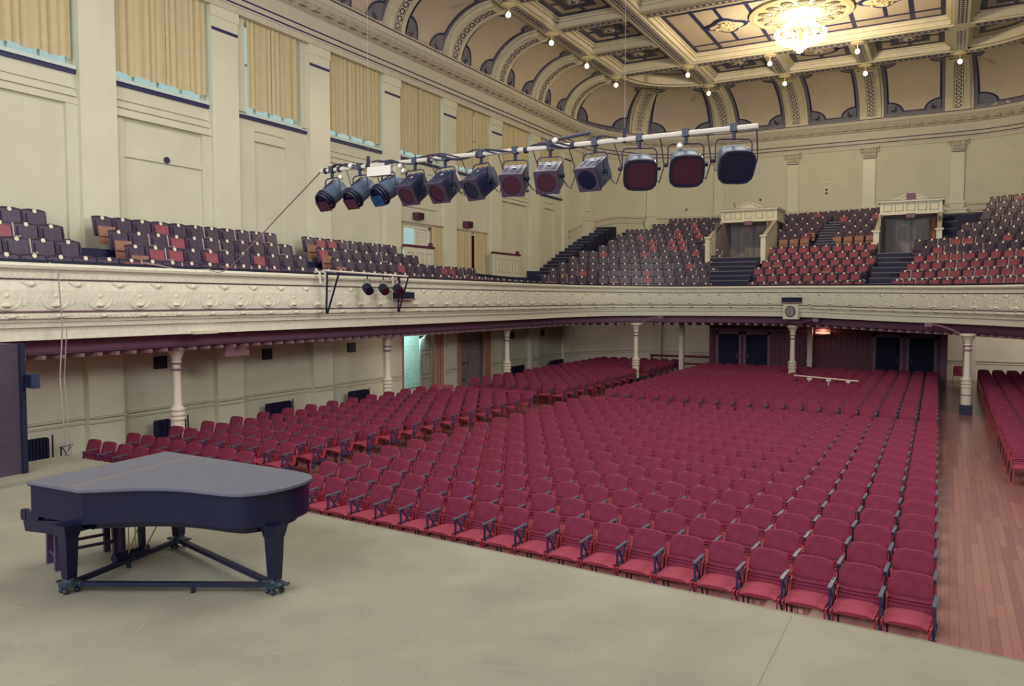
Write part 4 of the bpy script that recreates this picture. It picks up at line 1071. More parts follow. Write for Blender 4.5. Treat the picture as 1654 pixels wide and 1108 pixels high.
column(.79, 38.2, 3.1, 'slender square white post in the right aisle behind the iron column', slim=True)

# ------------------------------------------------------------------ red chairs
def back_mesh(lo=False):
    q = MB(); nx, nz = (4, 5) if lo else (8, 26); zs = [(.40+(.825-.40)*j/nz) for j in range(nz+1)]; Pf = []; Pb = []
    for j, z in enumerate(zs):
        t = j/nz; hw = .235-.012*t
        if t > .86: hw -= .032*((t-.86)/.14)**3
        y = .17+.115*t**1.1; rf = []; rb = []
        for i in range(nx+1):
            u = -1+2*i/nx; x = hw*u; c = -.022*(1-u*u)*(1 if t < .9 else .5)
            ridge = 0
            if not lo and .08 < t < .42: ridge = .011*cos((t-.08)/.34*2*pi*3.5)
            ed = .018*(abs(u)**6)
            zz = z-.018*(abs(u)**5)*(t > .8)*((t-.8)/.2)
            rf.append((x, y-.022+c*.3+ridge+ed, zz)); rb.append((x, y+.030-ed*.6, zz))
        Pf.append(rf); Pb.append(rb)
    q.grid(Pf); q.grid([r[::-1] for r in Pb])
    q.grid([Pf[-1], Pb[-1]]) ; q.grid([Pb[0], Pf[0]])
    q.grid([[r[0] for r in Pf][::-1], [r[0] for r in Pb][::-1]]); q.grid([[r[-1] for r in Pf], [r[-1] for r in Pb]])
    return q
def seat_mesh(lo=False):
    q = MB(); nx, ny = (3, 3) if lo else (6, 8); T = []; B = []
    for j in range(ny+1):
        t = j/ny; y = -.27+.45*t; rt = []; rb = []
        for i in range(nx+1):
            u = -1+2*i/nx; ed = .02*abs(u)**5
            zt = .445-.02*t-ed-.035*max(0, 1-t*6)**2+.012*(1-u*u); hw = .23-.015*max(0, 1-t*6)
            rt.append((u*hw, y, zt)); rb.append((u*hw*.97, y+.012*(1-t), .375-.01*t))
        T.append(rt); B.append(rb)
    q.grid([r[::-1] for r in T][::-1] if False else T); q.grid(B[::-1]); q.grid([B[0], T[0]]); q.grid([T[-1], B[-1]])
    q.grid([[r[0] for r in T], [r[0] for r in B]]); q.grid([[r[-1] for r in B], [r[-1] for r in T]])
    return q
CH = {}
CH['backrest'] = back_mesh().mesh('backrest', 'redcloth', True)
CH['seat'] = seat_mesh().mesh('seat', 'redcloth_seat', True)
for sx, nm in ((-1, 'a'), (1, 'b')):
    q = MB(); x = sx*.243
    q.hexa([(x-.008,.13,.36),(x+.008,.13,.36),(x+.008,.24,.40),(x-.008,.24,.40),(x-.008,.15,.54),(x+.008,.15,.54),(x+.008,.245,.56),(x-.008,.245,.56)]); q.box(x-.01,x+.01,-.27,.2,.355,.395)
    q.tube([(x,.24,.44),(x*.985,.30,.72)], .010, 5); q.sphere((x,-.255,.40), .018, 6, 4); q.sphere((x,.19,.50), .018, 6, 4)
    CH['side_rail', nm] = q.mesh('side_rail', 'redplastic')
    for yy, y2, nm2 in ((-.24, -.27, 'f'), (.16, .24, 'r')):
        q = MB(); q.tube([(x*.93, yy, .37),(x, y2, 0)], .013, 6); CH['leg', nm, nm2] = q.mesh('leg', 'redplastic' if nm2 == 'f' else 'leg')
q = MB(); q.hexa([(.247,-.23,.636),(.289,-.23,.636),(.289,.12,.648),(.247,.12,.648),(.247,-.23,.655),(.289,-.23,.655),(.289,.12,.669),(.247,.12,.669)]); CH['armrest'] = q.mesh('armrest', 'armgrey')
q = MB()
q.bar((.268,-.19,.635),(.268,-.19,.22),.03,.022); q.bar((.268,-.16,.63),(.268,.06,.34),.02,.018); q.bar((.268,.07,.635),(.268,-.15,.34),.02,.018); q.box(.25,.286,-.22,.12,.30,.345); q.box(.243,.293,-.24,-.15,.17,.25)
CH['arm_frame'] = q.mesh('arm_frame', 'ironblue')
CHP = [('backrest', CH['backrest']), ('seat', CH['seat']), ('side_rail', CH['side_rail','a']), ('side_rail', CH['side_rail','b']), ('armrest', CH['armrest']), ('arm_frame', CH['arm_frame']),
       ('leg', CH['leg','a','f']), ('leg', CH['leg','b','f']), ('leg', CH['leg','a','r']), ('leg', CH['leg','b','r'])]
LOW = [back_mesh(True).mesh('backrest', 'redcloth', True), seat_mesh(True).mesh('seat', 'redcloth_seat', True), CH['armrest'],
       (lambda q: q.mesh('lf', 'ironblue'))(MB().box(.255,.28,-.2,-.16,.2,.63).bar((.268,.07,.635),(.268,-.15,.34),.02,.018)),
       (lambda q: q.mesh('ll', 'redplastic'))(MB().box(-.25,-.235,-.26,.22,.30,.38).box(.235,.25,-.26,.22,.30,.38).box(-.25,-.235,-.27,-.25,0,.3).box(.235,.25,-.27,-.25,0,.3).box(-.25,-.235,.2,.22,0,.3).box(.235,.25,.2,.22,0,.3))]
rows = [(10.04+.93*i, .060+.0025*i) for i in range(15)]+[(25.42+.938*j, .09-.0047*j) for j in range(16)]
chairs = []
COLS = [(-1.15, 31.6)]
def addchair(x, yb, rz, lab, grp):
    y = yb-.27
    for (cx_, cy_) in ((-17.0,13.35),(-17.0,21.95),(-17.0,30.5),(-12.7,35.2),(-5.93,36.7),(-12.0,40.2),(-5.76,40.7)):
        if abs(x-cx_) < .42 and abs(y-cy_) < .46: return
    if -5.5 < x < -2.8 and abs(yb-33.6) < .55: return
    pr = project(x, yb, .85)
    if not pr or pr[0] < -25 or pr[0] > 1690: return
    chairs.append((pr[2], x, y, rz, lab, grp))
for i, (y0, sl) in enumerate(rows):
    for c in range(20):
        x = -.28-.535*c-.016*min(i, 20)*.5*(1 if c < 3 else 0)*0; x -= .004*i*(1-c/19.0)*1.6
        addchair(x, y0+sl*(-x-.28), -atan2(sl, 1), 'red chair, centre block, %s row from stage, %s from right aisle' % (ORD[i], ORD[c]), 'red chairs in the centre block')
lrows = [10.72, 11.6]+[12.79+.955*i for i in range(13)]+[27.05+.95*j for j in range(16)]
for i, y0 in enumerate(lrows):
    for c in range(8):
        if i == 0 and c < 3: continue
        x = -12.67-.585*c; sl = .085 if i < 15 else .085-.005*(i-15)
        if i == 0: sl = .06
        addchair(x, y0+sl*(-x-12.67), radians(2), 'red chair, left block, %s row from stage, %s from its aisle' % (ORD[i], ORD[c]), 'red chairs in the left block')
for i in range(24):
    for c in range(5):
        x = 1.58+.56*c; y0 = 20.2+.94*i
        if y0 > 42.5: continue
        addchair(x, y0, 0, 'red chair, right block, %s row from the back wall, %s from aisle' % (ORD[23-i], ORD[c]), 'red chairs in the right block')
addchair(.62, 43.6, radians(0), 'single red chair against the rear wall beside the timber lobby', 'single chair')
chairs.sort(key=lambda t: t[0]); farc = []
for idx, (d, x, y, rz, lab, grp) in enumerate(chairs):
    if idx < 300:
        o = empty('auditorium_chair', (x, y, 0), rz, lab, 'chair', grp)
        for nm, me in CHP: link(nm, me, o)
    else: farc.append((LOW, Matrix.Translation((x, y, 0)) @ Matrix.Rotation(rz, 4, 'Z')))
def join_np(name, lst, label, cat):
    mes = lst[0][0]; mats = []; bv = []; bf = []; bm_ = []
    for me in mes:
        o = len(bv); bv += [v.co.copy() for v in me.vertices]; mt = me.materials[0]
        if mt not in mats: mats.append(mt)
        for f in me.polygons: bf.append(tuple(i+o for i in f.vertices)); bm_.append(mats.index(mt))
    V = []; F = []; MI = []
    for _, mt in lst:
        o = len(V); V += [tuple(mt @ v) for v in bv]; F += [tuple(i+o for i in f) for f in bf]; MI += bm_
    me = bpy.data.meshes.new(name); me.from_pydata(V, [], F)
    for m_ in mats: me.materials.append(m_)
    me.polygons.foreach_set('material_index', MI); me.update()
    return link(name, me, None, label=label, cat=cat, kind='stuff')
join_np('auditorium_chair', farc, 'farther rows of red chairs reaching back under the rear balcony', 'chair')
# spare armrest at the open end of front left row
o = empty('row_end_arm', (-17.75, 10.75, 0), radians(9), 'loose dark armrest frame at the wall end of the front left row', 'armrest')
link('armrest', CH['armrest'], o); link('arm_frame', CH['arm_frame'], o)
q = MB(); q.box(.255,.28,-.2,-.16,0,.25); q.obj('leg', 'ironblue', o)

# ------------------------------------------------------------------ stage dressing on the far left
o = empty('proscenium_panel', (-13.05, 7.15, 1.16), 0, 'tall dark timber panel at the left edge of the stage', 'panel')
q = MB(); q.box(-.55,.02,-.45,.18,0,2.1); q.obj('timber_face', 'panelbrown', o)
q = MB(); q.box(-.5,.06,.12,.2,0,2.1); q.obj('edge_batten', 'black', o)
o = empty('junction_box', (-13.0, 7.42, 2.55), 0, 'small dark metal box fixed to the tall timber panel', 'box')
q = MB(); q.box(-.1,.16,-.09,.06,0,.22); q.obj('casing', 'black', o); q = MB(); q.box(.16,.19,-.08,.05,-.01,.23); q.obj('lid', 'ironblue', o)
o = empty('long_cord', (-12.4, 7.0, 1.16), 0, 'pale cord hanging from the balcony rail to the stage step', 'cord')

# ------------------------------------------------------------------ grand piano
ST = 1.1
po = empty('grand_piano', (-7.0, 5.4, ST), 0, 'black grand piano with closed lid on a wheeled dolly', 'piano')
def loc(p): return (p[0]+7.0, p[1]-5.4)
ctrl = [(-8.10,4.56),(-7.75,4.56),(-7.28,4.58),(-7.02,4.79),(-6.76,4.98),(-6.44,5.10),(-6.15,5.14),(-5.95,5.17),(-5.78,5.24),(-5.66,5.42),(-5.61,5.65),(-5.62,5.88),(-5.70,6.09),(-5.86,6.20),(-6.1,6.25),(-6.9,6.27),(-8.26,6.31)]
out = [loc(p[:2]) for p in catmull([(-7.28,4.58)]+ctrl[3:14]+[(-6.1,6.25)], .08)]
LID = [loc((-8.10,4.56))]+out+[loc((-8.26,6.31))]
def inset(P, d):
    n = len(P); R_ = []
    for i in range(n):
        a, b = P[i-1], P[(i+1) % n]; dx, dy = b[0]-a[0], b[1]-a[1]; l = hypot(dx, dy) or 1
        R_.append((P[i][0]-dy/l*d, P[i][1]+dx/l*d))
    return R_
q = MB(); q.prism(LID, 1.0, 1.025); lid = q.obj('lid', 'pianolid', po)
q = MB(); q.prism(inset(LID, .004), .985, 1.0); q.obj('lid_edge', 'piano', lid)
q = MB(); a_, b_ = loc((-7.47,4.62)), loc((-7.68,6.28)); q.bar((a_[0],a_[1],1.026),(b_[0],b_[1],1.026),.014,.004); q.obj('lid_hinge', 'brass', lid)
rim = inset(LID, .035)
q = MB(); q.prism(rim, .68, .985); ro = q.obj('rim', 'piano', po, smooth=True)
q = MB(); q.prism(inset(LID, .16), .60, .68); q.obj('underframe', 'piano', po)
# key bed, cheeks and key lid
q = MB(); kx0 = -1.26; q.hexa([(kx0+.03,-.80,.49),(-.55,-.80,.54),(-.55,.86,.54),(kx0-.13,.86,.49),(kx0,-.80,.60),(-.55,-.80,.68),(-.55,.86,.68),(kx0-.16,.86,.60)]); q.obj('key_bed', 'piano', po)
for yy, sx in ((-.80, 0), (.82, -.15)):
    q = MB(); q.cbox((kx0+sx+.0,yy+.025,.655), (.07,.052,.11)); q.cbox((kx0+sx+.0,yy+.025,.655), (.09,.048,.07)); q.box(kx0+sx+.03,-1.0,yy+.004,yy+.046,.585,.705); q.obj('key_cheek', 'piano', po)
q = MB(); q.hexa([(kx0+.04,-.745,.56),(-.9,-.745,.56),(-.9,.80,.56),(kx0-.11,.80,.56),(kx0+.04,-.745,.67),(-.9,-.745,.74),(-.9,.80,.74),(kx0-.11,.80,.67)]); q.obj('key_lid', 'piano', po)
# legs with shaped heads, casters
LG = [(-.47,-.78),(1.27,.12),(-.86,.64)]; LB = [(-.43,-.88),(1.37,.14),(-.80,.66)]
LG = [(-.45,-.83),(1.33,.12),(-.72,.64)]
for k, (x, y) in enumerate(LG):
    q = MB()
    for z0, z1, w0, w1 in ((.63,.68,.17,.19),(.56,.63,.14,.17),(.14,.56,.095,.135)):
        a, b = w0/2*1.0, w1/2
        if z0 == .14: a, b = .048, .066
        q.hexa([(x-a,y-a,z0),(x+a,y-a,z0),(x+a,y+a,z0),(x-a,y+a,z0),(x-b,y-b,z1),(x+b,y-b,z1),(x+b,y+b,z1),(x-b,y+b,z1)])
    lo_ = q.obj('leg', 'piano', po)
    q = MB(); q.lathe([(.065,.06),(.1,.075),(.1,.10),(.065,.115),(.055,.15)], (x,y,0), 14); q.bar((x-.13,y-.04,.10),(x+.13,y+.05,.10),.05,.02); q.sphere((x-.05,y-.05,.03), .03, 8, 6); q.sphere((x+.05,y+.04,.03), .03, 8, 6); q.sphere((x+.03,y-.06,.03), .03, 8, 6); q.obj('dolly_cup', 'caster', lo_, smooth=False)
cx_, cy_ = (.10, .02)
for i, j in ((0,1),(0,2),(1,2)):
    a, b = Vector((*LG[i],.085)), Vector((*LG[j],.085)); d = (b-a).normalized()
    q = MB(); q.bar(a+d*.06, b-d*.06, .055, .045); q.obj('dolly_bar', 'black', po)
q = MB(); m_ = Vector((*LG[0],.085)).lerp(Vector((*LG[1],.085)), .6); q.box(m_.x-.015,m_.x+.015,m_.y-.02,m_.y+.02,0.0,.07); m_ = Vector((*LG[0],.085)).lerp(Vector((*LG[2],.085)), .5); q.box(m_.x-.015,m_.x+.015,m_.y-.02,m_.y+.02,0.0,.07); q.obj('dolly_peg', 'caster', po, kind='stuff')
# pedal lyre
q = MB(); lx = -.60
for yy in (-.16, .08): q.bar((lx,yy,.62),(lx,yy,.16),.05,.055)
ly = q.obj('lyre_post', 'piano', po, kind='stuff')
q = MB(); q.tube([(lx-.02,-.24,.13),(lx-.02,.16,.13)], .055, 10); q.obj('pedal_box', 'piano', po, smooth=False)
for yy in (-.08, 0, .03): q = MB(); q.tube([(lx,yy,.16),(lx,yy,.62)], .005, 5); q.obj('pedal_rod', 'brass', po)
q = MB(); q.tube([(lx+.02,.1,.16),(lx+.32,.14,.62)], .007, 5); q.tube([(lx+.02,-.1,.16),(lx+.32,-.14,.62)], .007, 5); q.obj('lyre_brace', 'brass', po, kind='stuff')
for yy in (-.14,-.04,.06): q = MB(); q.box(lx-.16,lx-.05,yy-.015,yy+.015,.09,.105); q.obj('pedal', 'brass', po)
# bench
bo = empty('piano_bench', (-8.24, 5.22, ST), radians(-18), 'dark wooden piano stool tucked under the keyboard', 'stool')
q = MB(); q.box(-.22,.22,-.34,.34,.43,.50); q.obj('seat', 'stool', bo)
for sx in (-1,1):
    for sy in (-1,1): q = MB(); q.hexa([(sx*.17-.03,sy*.29-.03,0),(sx*.17+.03,sy*.29-.03,0),(sx*.17+.03,sy*.29+.03,0),(sx*.17-.03,sy*.29+.03,0),(sx*.16-.035,sy*.28-.035,.43),(sx*.16+.035,sy*.28-.035,.43),(sx*.16+.035,sy*.28+.035,.43),(sx*.16-.035,sy*.28+.035,.43)]); q.obj('leg', 'stool', bo)
for sy in (-1,1): q = MB(); q.bar((-.17,sy*.29,.14),(.17,sy*.29,.14),.025,.03); q.obj('stretcher', 'stool', bo)
for sx in (-1,1): q = MB(); q.bar((sx*.17,-.29,.2),(sx*.17,.29,.2),.025,.03); q.obj('stretcher', 'stool', bo)

# ------------------------------------------------------------------ lighting rig
RY_ = 7.6; RZ = 5.57
rg = empty('lighting_bar', (-4.2, RY_, RZ), 0, 'long pale pipe slung across the hall carrying twelve stage lanterns', 'lighting bar')
q = MB(); q.tube([(-2.7+.0,0,0),(-.6,0,.01),(.9,0,.0),(2.63,0,.0)], .026, 8); q.obj('pipe', 'pipe', rg, smooth=True)
rnd = random.Random(5)
for w2 in range(5):
    q = MB(); pts = []; x = -2.65 if w2 < 3 else -1.9; xe = [1.0, .6, 1.25, .2, .9][w2]; ph = rnd.uniform(0, 6)
    while x < xe:
        pts.append((x, .034*cos(x*9+ph), .028*abs(sin(x*2.6+ph))+.034*sin(x*9+ph))); x += .05
    q.tube(pts, .009, 5); q.obj('cable', 'cable', rg)
q = MB(); q.box(-1.93,-1.58,-.05,.05,-.13,-.02); q.obj('connector_block', 'pipe', rg)
q = MB()
for x, z in ((-2.35,-.1),(-2.2,.02),(-1.45,-.04),(-1.4,-.1),(.56,.06),(1.9,-.12)): q.sphere((x,-.03,z), .035, 7, 5)
q.obj('plug_socket', 'pipe', rg, kind='stuff')
q = MB()
for x in (-2.62,-2.5,-2.4,-1.95,-1.93,-1.05,-.4,.2,.75): q.tube([(x-.02,0,0),(x+.02,0,0)], .036, 8)
q.obj('tape_band', 'cable', rg, kind='stuff')
for x in (-1.95, 1.32):
    q = MB(); q.tube([(x,0,.02),(x,.05,10.4)], .002, 4); q.obj('suspension_wire', 'rope', rg)
    q = MB(); q.tube([(x,0,-.03),(x,0,.12)], .022, 6); q.obj('wire_shackle', 'cable', rg)
q = MB(); q.tube([(.35,0,.03),(.5,.0,.07),(.95,0,.11)], .018, 6); q.obj('coupler_bar', 'pclamp', rg)
# safety chain and loop cables
def lantern(x, kind, yaw, tilt, gel, lab, sc=1.0):
    o = empty('stage_lantern', (x, RY_, RZ), 0, lab, 'stage light', 'stage lanterns on the long pipe')
    q = MB(); q.tube([(0,0,.04),(0,0,-.10)], .02, 6); q.box(-.03,.03,-.035,.035,-.03,.045); q.obj('hook_clamp', 'pclamp', o)
    R0 = Matrix.Rotation(yaw, 3, 'Z'); R_ = R0 @ Matrix.Rotation(tilt, 3, 'X'); c = Vector((0, 0, -.30))
    def T(p): return c+R_@(Vector(p)*sc)
    hw = {'profile':.11, 'fresnel':.115, 'flood':.15}[kind]*sc
    q = MB(); y0 = Vector((0,0,-.10)); q.tube([c+R0@Vector((-hw-.012,0,0)), y0+R0@Vector((-hw-.012,0,-.04)), y0+R0@Vector((-hw+.005,0,-.01)), y0+R0@Vector((-hw+.03,0,0)), y0+R0@Vector((hw-.03,0,0)), y0+R0@Vector((hw-.005,0,-.01)), y0+R0@Vector((hw+.012,0,-.04)), c+R0@Vector((hw+.012,0,0))], .008, 6); q.obj('yoke', 'lframe' if kind != 'profile' else 'pclamp', o)
    if kind == 'flood':
        sec = []
        for (yy, w_, h_) in ((.13,.09,.075),(.08,.125,.115),(-.05,.15,.15),(-.13,.155,.155)):
            ring = []
            for k in range(20):
                t = 2*pi*k/20; cx, sx = cos(t), sin(t); p = 4.0
                r = (abs(cx)**p+abs(sx)**p)**(-1/p); ring.append(T((w_*r*cx, yy, h_*r*sx)))
            sec.append(ring+[ring[0]])
        q = MB(); q.grid(sec); n0 = len(q.v); q.add([T((0,.13,0))]+sec[0][:20], [(0,)+(1+(k+1)%20, 1+k) for k in range(20)]); q.obj('body', 'lantern_grey', o, smooth=True)
        q = MB(); q.grid([[T((w_*r*cos(2*pi*k/20)*1.0, yy, w_*r*sin(2*pi*k/20))) for k in range(21) for r in [(abs(cos(2*pi*k/20))**4+abs(sin(2*pi*k/20))**4)**(-.25)]] for yy, w_ in ((-.125,.157),(-.15,.157),(-.15,.137),(-.12,.135))]); q.obj('front_rim', 'black', o)
        q = MB(); q.add([T((.137*r*cos(2*pi*k/20), -.135, .137*r*sin(2*pi*k/20))) for k in range(20) for r in [(abs(cos(2*pi*k/20))**4+abs(sin(2*pi*k/20))**4)**(-.25)]], [tuple(range(20))]); q.obj('colour_gel', gel, o)
        for sx in (-1,1): q = MB(); q.tube([T((sx*.16,0,0)), T((sx*.20,0,0))], .02, 6); q.obj('tilt_knob', 'black', o)
    elif kind == 'fresnel':
        q = MB(); e = .105; vs = [(-e,-.15,-e),(e,-.15,-e),(e,-.15,e),(-e,-.15,e),(-e,.10,-e),(e,.10,-e),(e,.10,e),(-e,.10,e),(-e*.7,.17,-e*.75),(e*.7,.17,-e*.75),(e*.7,.17,e*.6),(-e*.7,.17,e*.6)]
        q.add([T(v) for v in vs], [(0,1,5,4),(1,2,6,5),(2,3,7,6),(3,0,4,7),(4,5,9,8),(5,6,10,9),(6,7,11,10),(7,4,8,11),(8,9,10,11),(3,2,1,0)]); q.obj('body', 'lantern', o)
        q = MB(); q.use('lframe')
        P = [[T((e*1.08*r*cx, -.165, e*1.08*r*sx)) for k in range(25) for t in [2*pi*k/24] for cx, sx in [(cos(t), sin(t))] for r in [(abs(cx)**14+abs(sx)**14)**(-1/14) if m_ == 0 else .80]] for m_ in (0, 1)]
        q.grid(P); q.grid([[T((a*e*1.08,-.165,b*e*1.08)) for a, b in ((-1,-1),(1,-1),(1,1),(-1,1),(-1,-1))], [T((a*e*1.08,-.145,b*e*1.08)) for a, b in ((-1,-1),(1,-1),(1,1),(-1,1),(-1,-1))]]); q.obj('front_frame', None, o)
        q = MB(); q.add([T((.088*cos(2*pi*k/20),-.158,.088*sin(2*pi*k/20))) for k in range(20)], [tuple(range(20))]); q.obj('colour_gel', gel, o)
        q = MB()
        for r_ in range(3):
            for k in range(5): q.add([T((-.07+r_*.07-.02, -.09+k*.045, e+.001)), T((-.07+r_*.07+.02, -.09+k*.045, e+.001)), T((-.07+r_*.07+.02, -.075+k*.045, e+.004)), T((-.07+r_*.07-.02, -.075+k*.045, e+.004))], [(0,1,2,3)])
        q.obj('vent_slot', 'ironblue', o, kind='stuff')
        for sx in (-1,1): q = MB(); q.tube([T((sx*.105,.0,0)), T((sx*.14,0,0))], .022, 6); q.obj('tilt_knob', 'caster', o)
        q = MB(); q.add([T((.018*cos(k*pi/4)+.0, .02+.018*sin(k*pi/4), e+.006)) for k in range(8)], [tuple(range(8))]); q.obj('paper_sticker', 'pipe', o)
    else:
        q = MB(); prof_ = ((.17,.07),(.15,.10),(.0,.115),(-.08,.115),(-.10,.105))
        q.grid([[T((w_*cos(t)*(1 if sin(t) > 0 else 1.0), yy, w_*max(sin(t), -.72))) for t in [2*pi*k/20 for k in range(21)]] for yy, w_ in prof_]); q.add([T((.07*cos(2*pi*k/20), .17, .07*max(-.72, sin(2*pi*k/20)))) for k in range(20)], [tuple(range(20))[::-1]]); q.obj('body', 'lantern_grey', o, smooth=True)
        q = MB()
        for yy, r_ in ((-.10,.112),(-.13,.108),(-.16,.10)): q.tube([T((r_*cos(t), yy, r_*sin(t))) for t in [2*pi*k/18 for k in range(19)]], .014, 5, False)
        q.obj('lens_tube', 'black', o)
        q = MB(); q.add([T((.10*cos(2*pi*k/18),-.15,.10*sin(2*pi*k/18))) for k in range(18)], [tuple(range(18))]); q.obj('lens', 'lensdark', o)
        q = MB(); e = .10; q.hexa([T(p) for p in ((-e,-.185,-e),(e,-.185,-e),(e,-.18,-e),(-e,-.18,-e),(-e,-.185,.02),(e,-.185,.02),(e,-.18,.02),(-e,-.18,.02))]); q.obj('colour_gel', gel, o)
        q = MB(); q.hexa([T(p) for p in ((-.012,-.05,.114),(.012,-.05,.114),(.012,.12,.114),(-.012,.12,.114),(-.012,-.05,.121),(.012,-.05,.121),(.012,.12,.121),(-.012,.12,.121))]); q.obj('vent_slot', 'black', o)
    # power tail
    d_ = R0@Vector((.12, .05, 0)); q = MB(); q.tube([Vector(p) for p in catmull([tuple(c+d_*.9), tuple(c+d_*1.7+Vector((0,0,-.13))), tuple(c+d_*2.1+Vector((0,0,.03))), (.2,.05,-.04), (.2,.02,.0)], .03)], .006, 5); q.obj('power_cable', 'cable', o)
    return o
LX = [-6.72,-6.28,-5.85,-5.46,-5.04,-4.56,-4.13,-3.71,-3.20,-2.72,-2.25,-1.79]
def vy(x): return atan2(x, RY_)      # yaw so front (-Y) points back at the camera
dat = [('profile',52,38,'gelred','round-nosed lantern with red gel at the far left end'),('profile',52,38,'gelred','round-nosed lantern with red gel, second from left'),('profile',56,32,'gelblue','round-nosed lantern with blue gel, third from left'),
 ('fresnel',42,38,'gelred','boxy lantern with red gel beside the round-nosed ones'),('fresnel',40,38,'gelred','boxy lantern with red gel, second of the boxy ones'),('fresnel',48,36,'lensdark','boxy lantern with dark lens, tilted most of all'),
 ('fresnel',14,30,'gelred','boxy lantern with red gel facing forward, left of pair'),('fresnel',14,30,'gelred','boxy lantern with red gel facing forward, right of pair'),('fresnel',30,32,'lensdark','boxy lantern with dark lens, rightmost of the boxy ones'),
 ('flood',-4,34,'gelred','large rounded flood lantern with red gel, left of three'),('flood',-6,34,'gelred','large rounded flood lantern with red gel, middle of three'),('flood',-14,34,'lensdark','large rounded flood lantern with dark lens at the right end')]
for x, (kd, yw, tl, gel, lab) in zip(LX, dat):
    lantern(x, kd, math.atan2(-x, RY_)-radians(yw), radians(tl), gel, lab, {'profile':1.12,'fresnel':1.12,'flood':1.06}[kd])
# bridle cable to the balcony
o = empty('bridle_cable', (-15.75, 13.4, 4.72), 0, 'grey cable sloping from the left end of the long pipe to the balcony rail', 'cable')
A = Vector((-6.9, RY_, RZ)); B = Vector((-15.75, 13.4, 4.72)); pts = []
for i in range(25):
    t = i/24; p = A.lerp(B, t); p.z -= 1.0*4*t*(1-t)*(.12+.5*t*t); pts.append(p-B)
q = MB(); q.tube(pts, .011, 5); q.tube([(0,0,0),(-.02,-.4,-.03),(.03,-.8,-.06),(0,-1.3,.02),(-.15,-1.8,.1)], .013, 5); q.obj('cable', 'rope', o)
# cord down the balcony front at the far left
o = bpy.data.objects.get('long_cord')
q = MB(); c0 = Vector((-12.4, 7.0, 1.16)); pts = [Vector((-15.75,9.45,4.72)), Vector((-15.55,9.5,4.5)), Vector((-15.55,9.55,3.4)), Vector((-15.6,9.5,2.4)), Vector((-15.2,9.3,1.5)), Vector((-15.1,9.3,1.0)), Vector((-15.0,9.2,.3))]
q.tube([p-c0 for p in pts], .014, 5); q.tube([p-c0+Vector((.0,.09,0)) for p in pts[2:]], .010, 5); q.obj('cord', 'rope', o)

# ------------------------------------------------------------------ lights bracketed on the balcony front
o = empty('balcony_light_bar', (-15.3, 18.8, 4.74), 0, 'short pipe with dark V brackets on the left balcony front', 'lighting bar')
q = MB(); q.tube([(0,-1.9,.06),(0,2.05,.0)], .03, 8); q.obj('pipe', 'pipe', o)
for y in (-1.75, 1.6):
    q = MB(); q.bar((.0,y,.02),(-.12,y+.08,-1.15),.05,.03); q.obj('bracket_arm', 'black', o)
    q = MB(); q.bar((.0,y+.5,.02),(-.12,y+.12,-1.15),.05,.03); q.obj('bracket_arm', 'black', o)
    for dy in (-.12, .1): q = MB(); q.tube([(-.35,y+dy,.02),(-.25,y+dy,.05),(-.17,y+dy,-.0),(-.15,y+dy,-.32)], .035, 6); q.obj('rail_clamp', 'pipe', o)
for k, (y, gel) in enumerate(((-.05,'lensdark'),(.72,'gelred'),(1.45,'gelred'))):
    c = empty('stage_lantern', (-15.25, 18.8+y, 4.72), 0, ['small dark round lantern on the balcony front, leftmost of three','small round lantern with red gel, middle of the balcony three','small round lantern with red gel, rightmost of the balcony three'][k], 'stage light', 'round lanterns on the balcony front')
    q = MB(); q.tube([(0,0,.03),(0,0,-.12)], .018, 6); q.obj('hook_clamp', 'black', c)
    q = MB(); q.tube([(0,-.16,-.42),(0,-.16,-.15),(0,-.1,-.12),(0,.1,-.12),(0,.16,-.15),(0,.16,-.42)], .009, 5); q.obj('yoke', 'pclamp', c)
    d = Vector((.78,-.35,-.52)).normalized(); p = Vector((0,0,-.40)); q = MB(); q.tube([p-d*.14, p-d*.10, p+d*.06, p+d*.16], [.09,.14,.15,.13], 14); q.obj('body', 'black', c)
    q = MB(); q.tube([p+d*.155, p+d*.17], [.135,.14], 14); q.obj('lens', gel, c)
def louvre(loc, rz, w_, h, lab):
    c = empty('louvre_box', loc, rz, lab, 'speaker', 'long dark boxes on the balcony front')
    q = MB(); q.box(-w_/2,w_/2,-.16,0,0,h); q.obj('casing', 'black', c)
    q = MB(); q.box(-w_/2,w_/2,-.2,0,-.05,0); q.obj('shelf', 'mauve_light', c)
    for k in range(4): q = MB(); q.box(-w_/2+.03,w_/2-.03,-.172,-.16,.04+k*h*.22,.06+k*h*.22); q.obj('slat', 'ironblue', c)
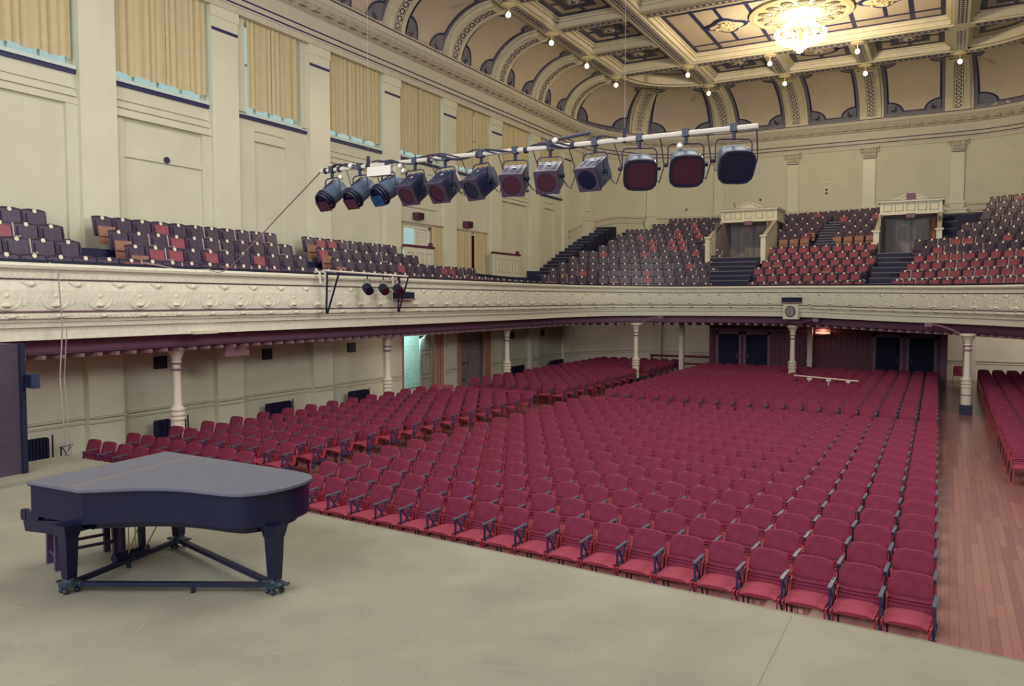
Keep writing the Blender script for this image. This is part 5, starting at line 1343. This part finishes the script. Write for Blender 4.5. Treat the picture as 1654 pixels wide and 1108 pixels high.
louvre((-15.72, 21.1, 4.02), pi/2, .95, .22, 'long dark speaker box beside the balcony lanterns')
r = fat(0)
best = min(range(len(FP)), key=lambda i: hypot(FP[i][0]+5.9, FP[i][1]-36.0)); bx, by, _, _ = FP[best]; ang = atan2(F2[best+1][1]-F2[best-1][1], F2[best+1][0]-F2[best-1][0])
louvre((bx+.1+.17*sin(ang), by-.17, 3.90), ang, .88, .2, 'long dark speaker box above the balcony clock')
c = empty('wall_clock', (bx, by-.16, 3.16), ang, 'square white clock with grey round face on the rear balcony front', 'clock')
q = MB(); q.box(-.34,.34,-.12,.05,0,.66); q.obj('case', 'plaster_gloss', c)
q = MB(); q.lathe([(.24,0),(.24,.02),(.2,.025)], n=24); me = q.mesh('bezel', 'ironblue'); me.transform(Matrix.Translation((0,-.12,.33)) @ Matrix.Rotation(pi/2, 4, 'X')); link('bezel', me, c)
q = MB(); q.lathe([(.205,0),(.205,.03)], n=24); me = q.mesh('dial', 'clockface'); me.transform(Matrix.Translation((0,-.12,.33)) @ Matrix.Rotation(pi/2, 4, 'X')); link('dial', me, c)
q = MB(); q.bar((0,-.155,.34),(-.07,-.155,.18),.02,.006); q.obj('minute_hand', 'black', c)
q = MB(); q.bar((0,-.156,.34),(-.03,-.156,.44),.025,.006); q.obj('hour_hand', 'black', c)
for k in range(12):
    t = k*pi/6; q = MB(); q.bar((.165*sin(t),-.153,.33+.165*cos(t)),(.19*sin(t),-.153,.33+.19*cos(t)),.012,.004); q.obj('hour_mark', 'black', c)
# pale square plate hung under the balcony beam
c = empty('hanging_plate', (-16.9, 15.2, 2.45), 0, 'pale square board hanging below the balcony beam by the nearest column', 'board')
q = MB(); q.box(-.03,.03,-.42,.42,0,.55); q.obj('board', 'mauve_light', c); q = MB(); q.tube([(.03,.1,.42),(.12,.1,.42)], .06, 8); q.obj('knob', 'black', c)
for k_, (y_, z_) in enumerate(((13.3,3.2),)):
    q = MB(); q.box(-15.94,-15.8,y_-.35,y_+.35,3.15,3.22); q.obj('repair_patch', 'trim', bal)
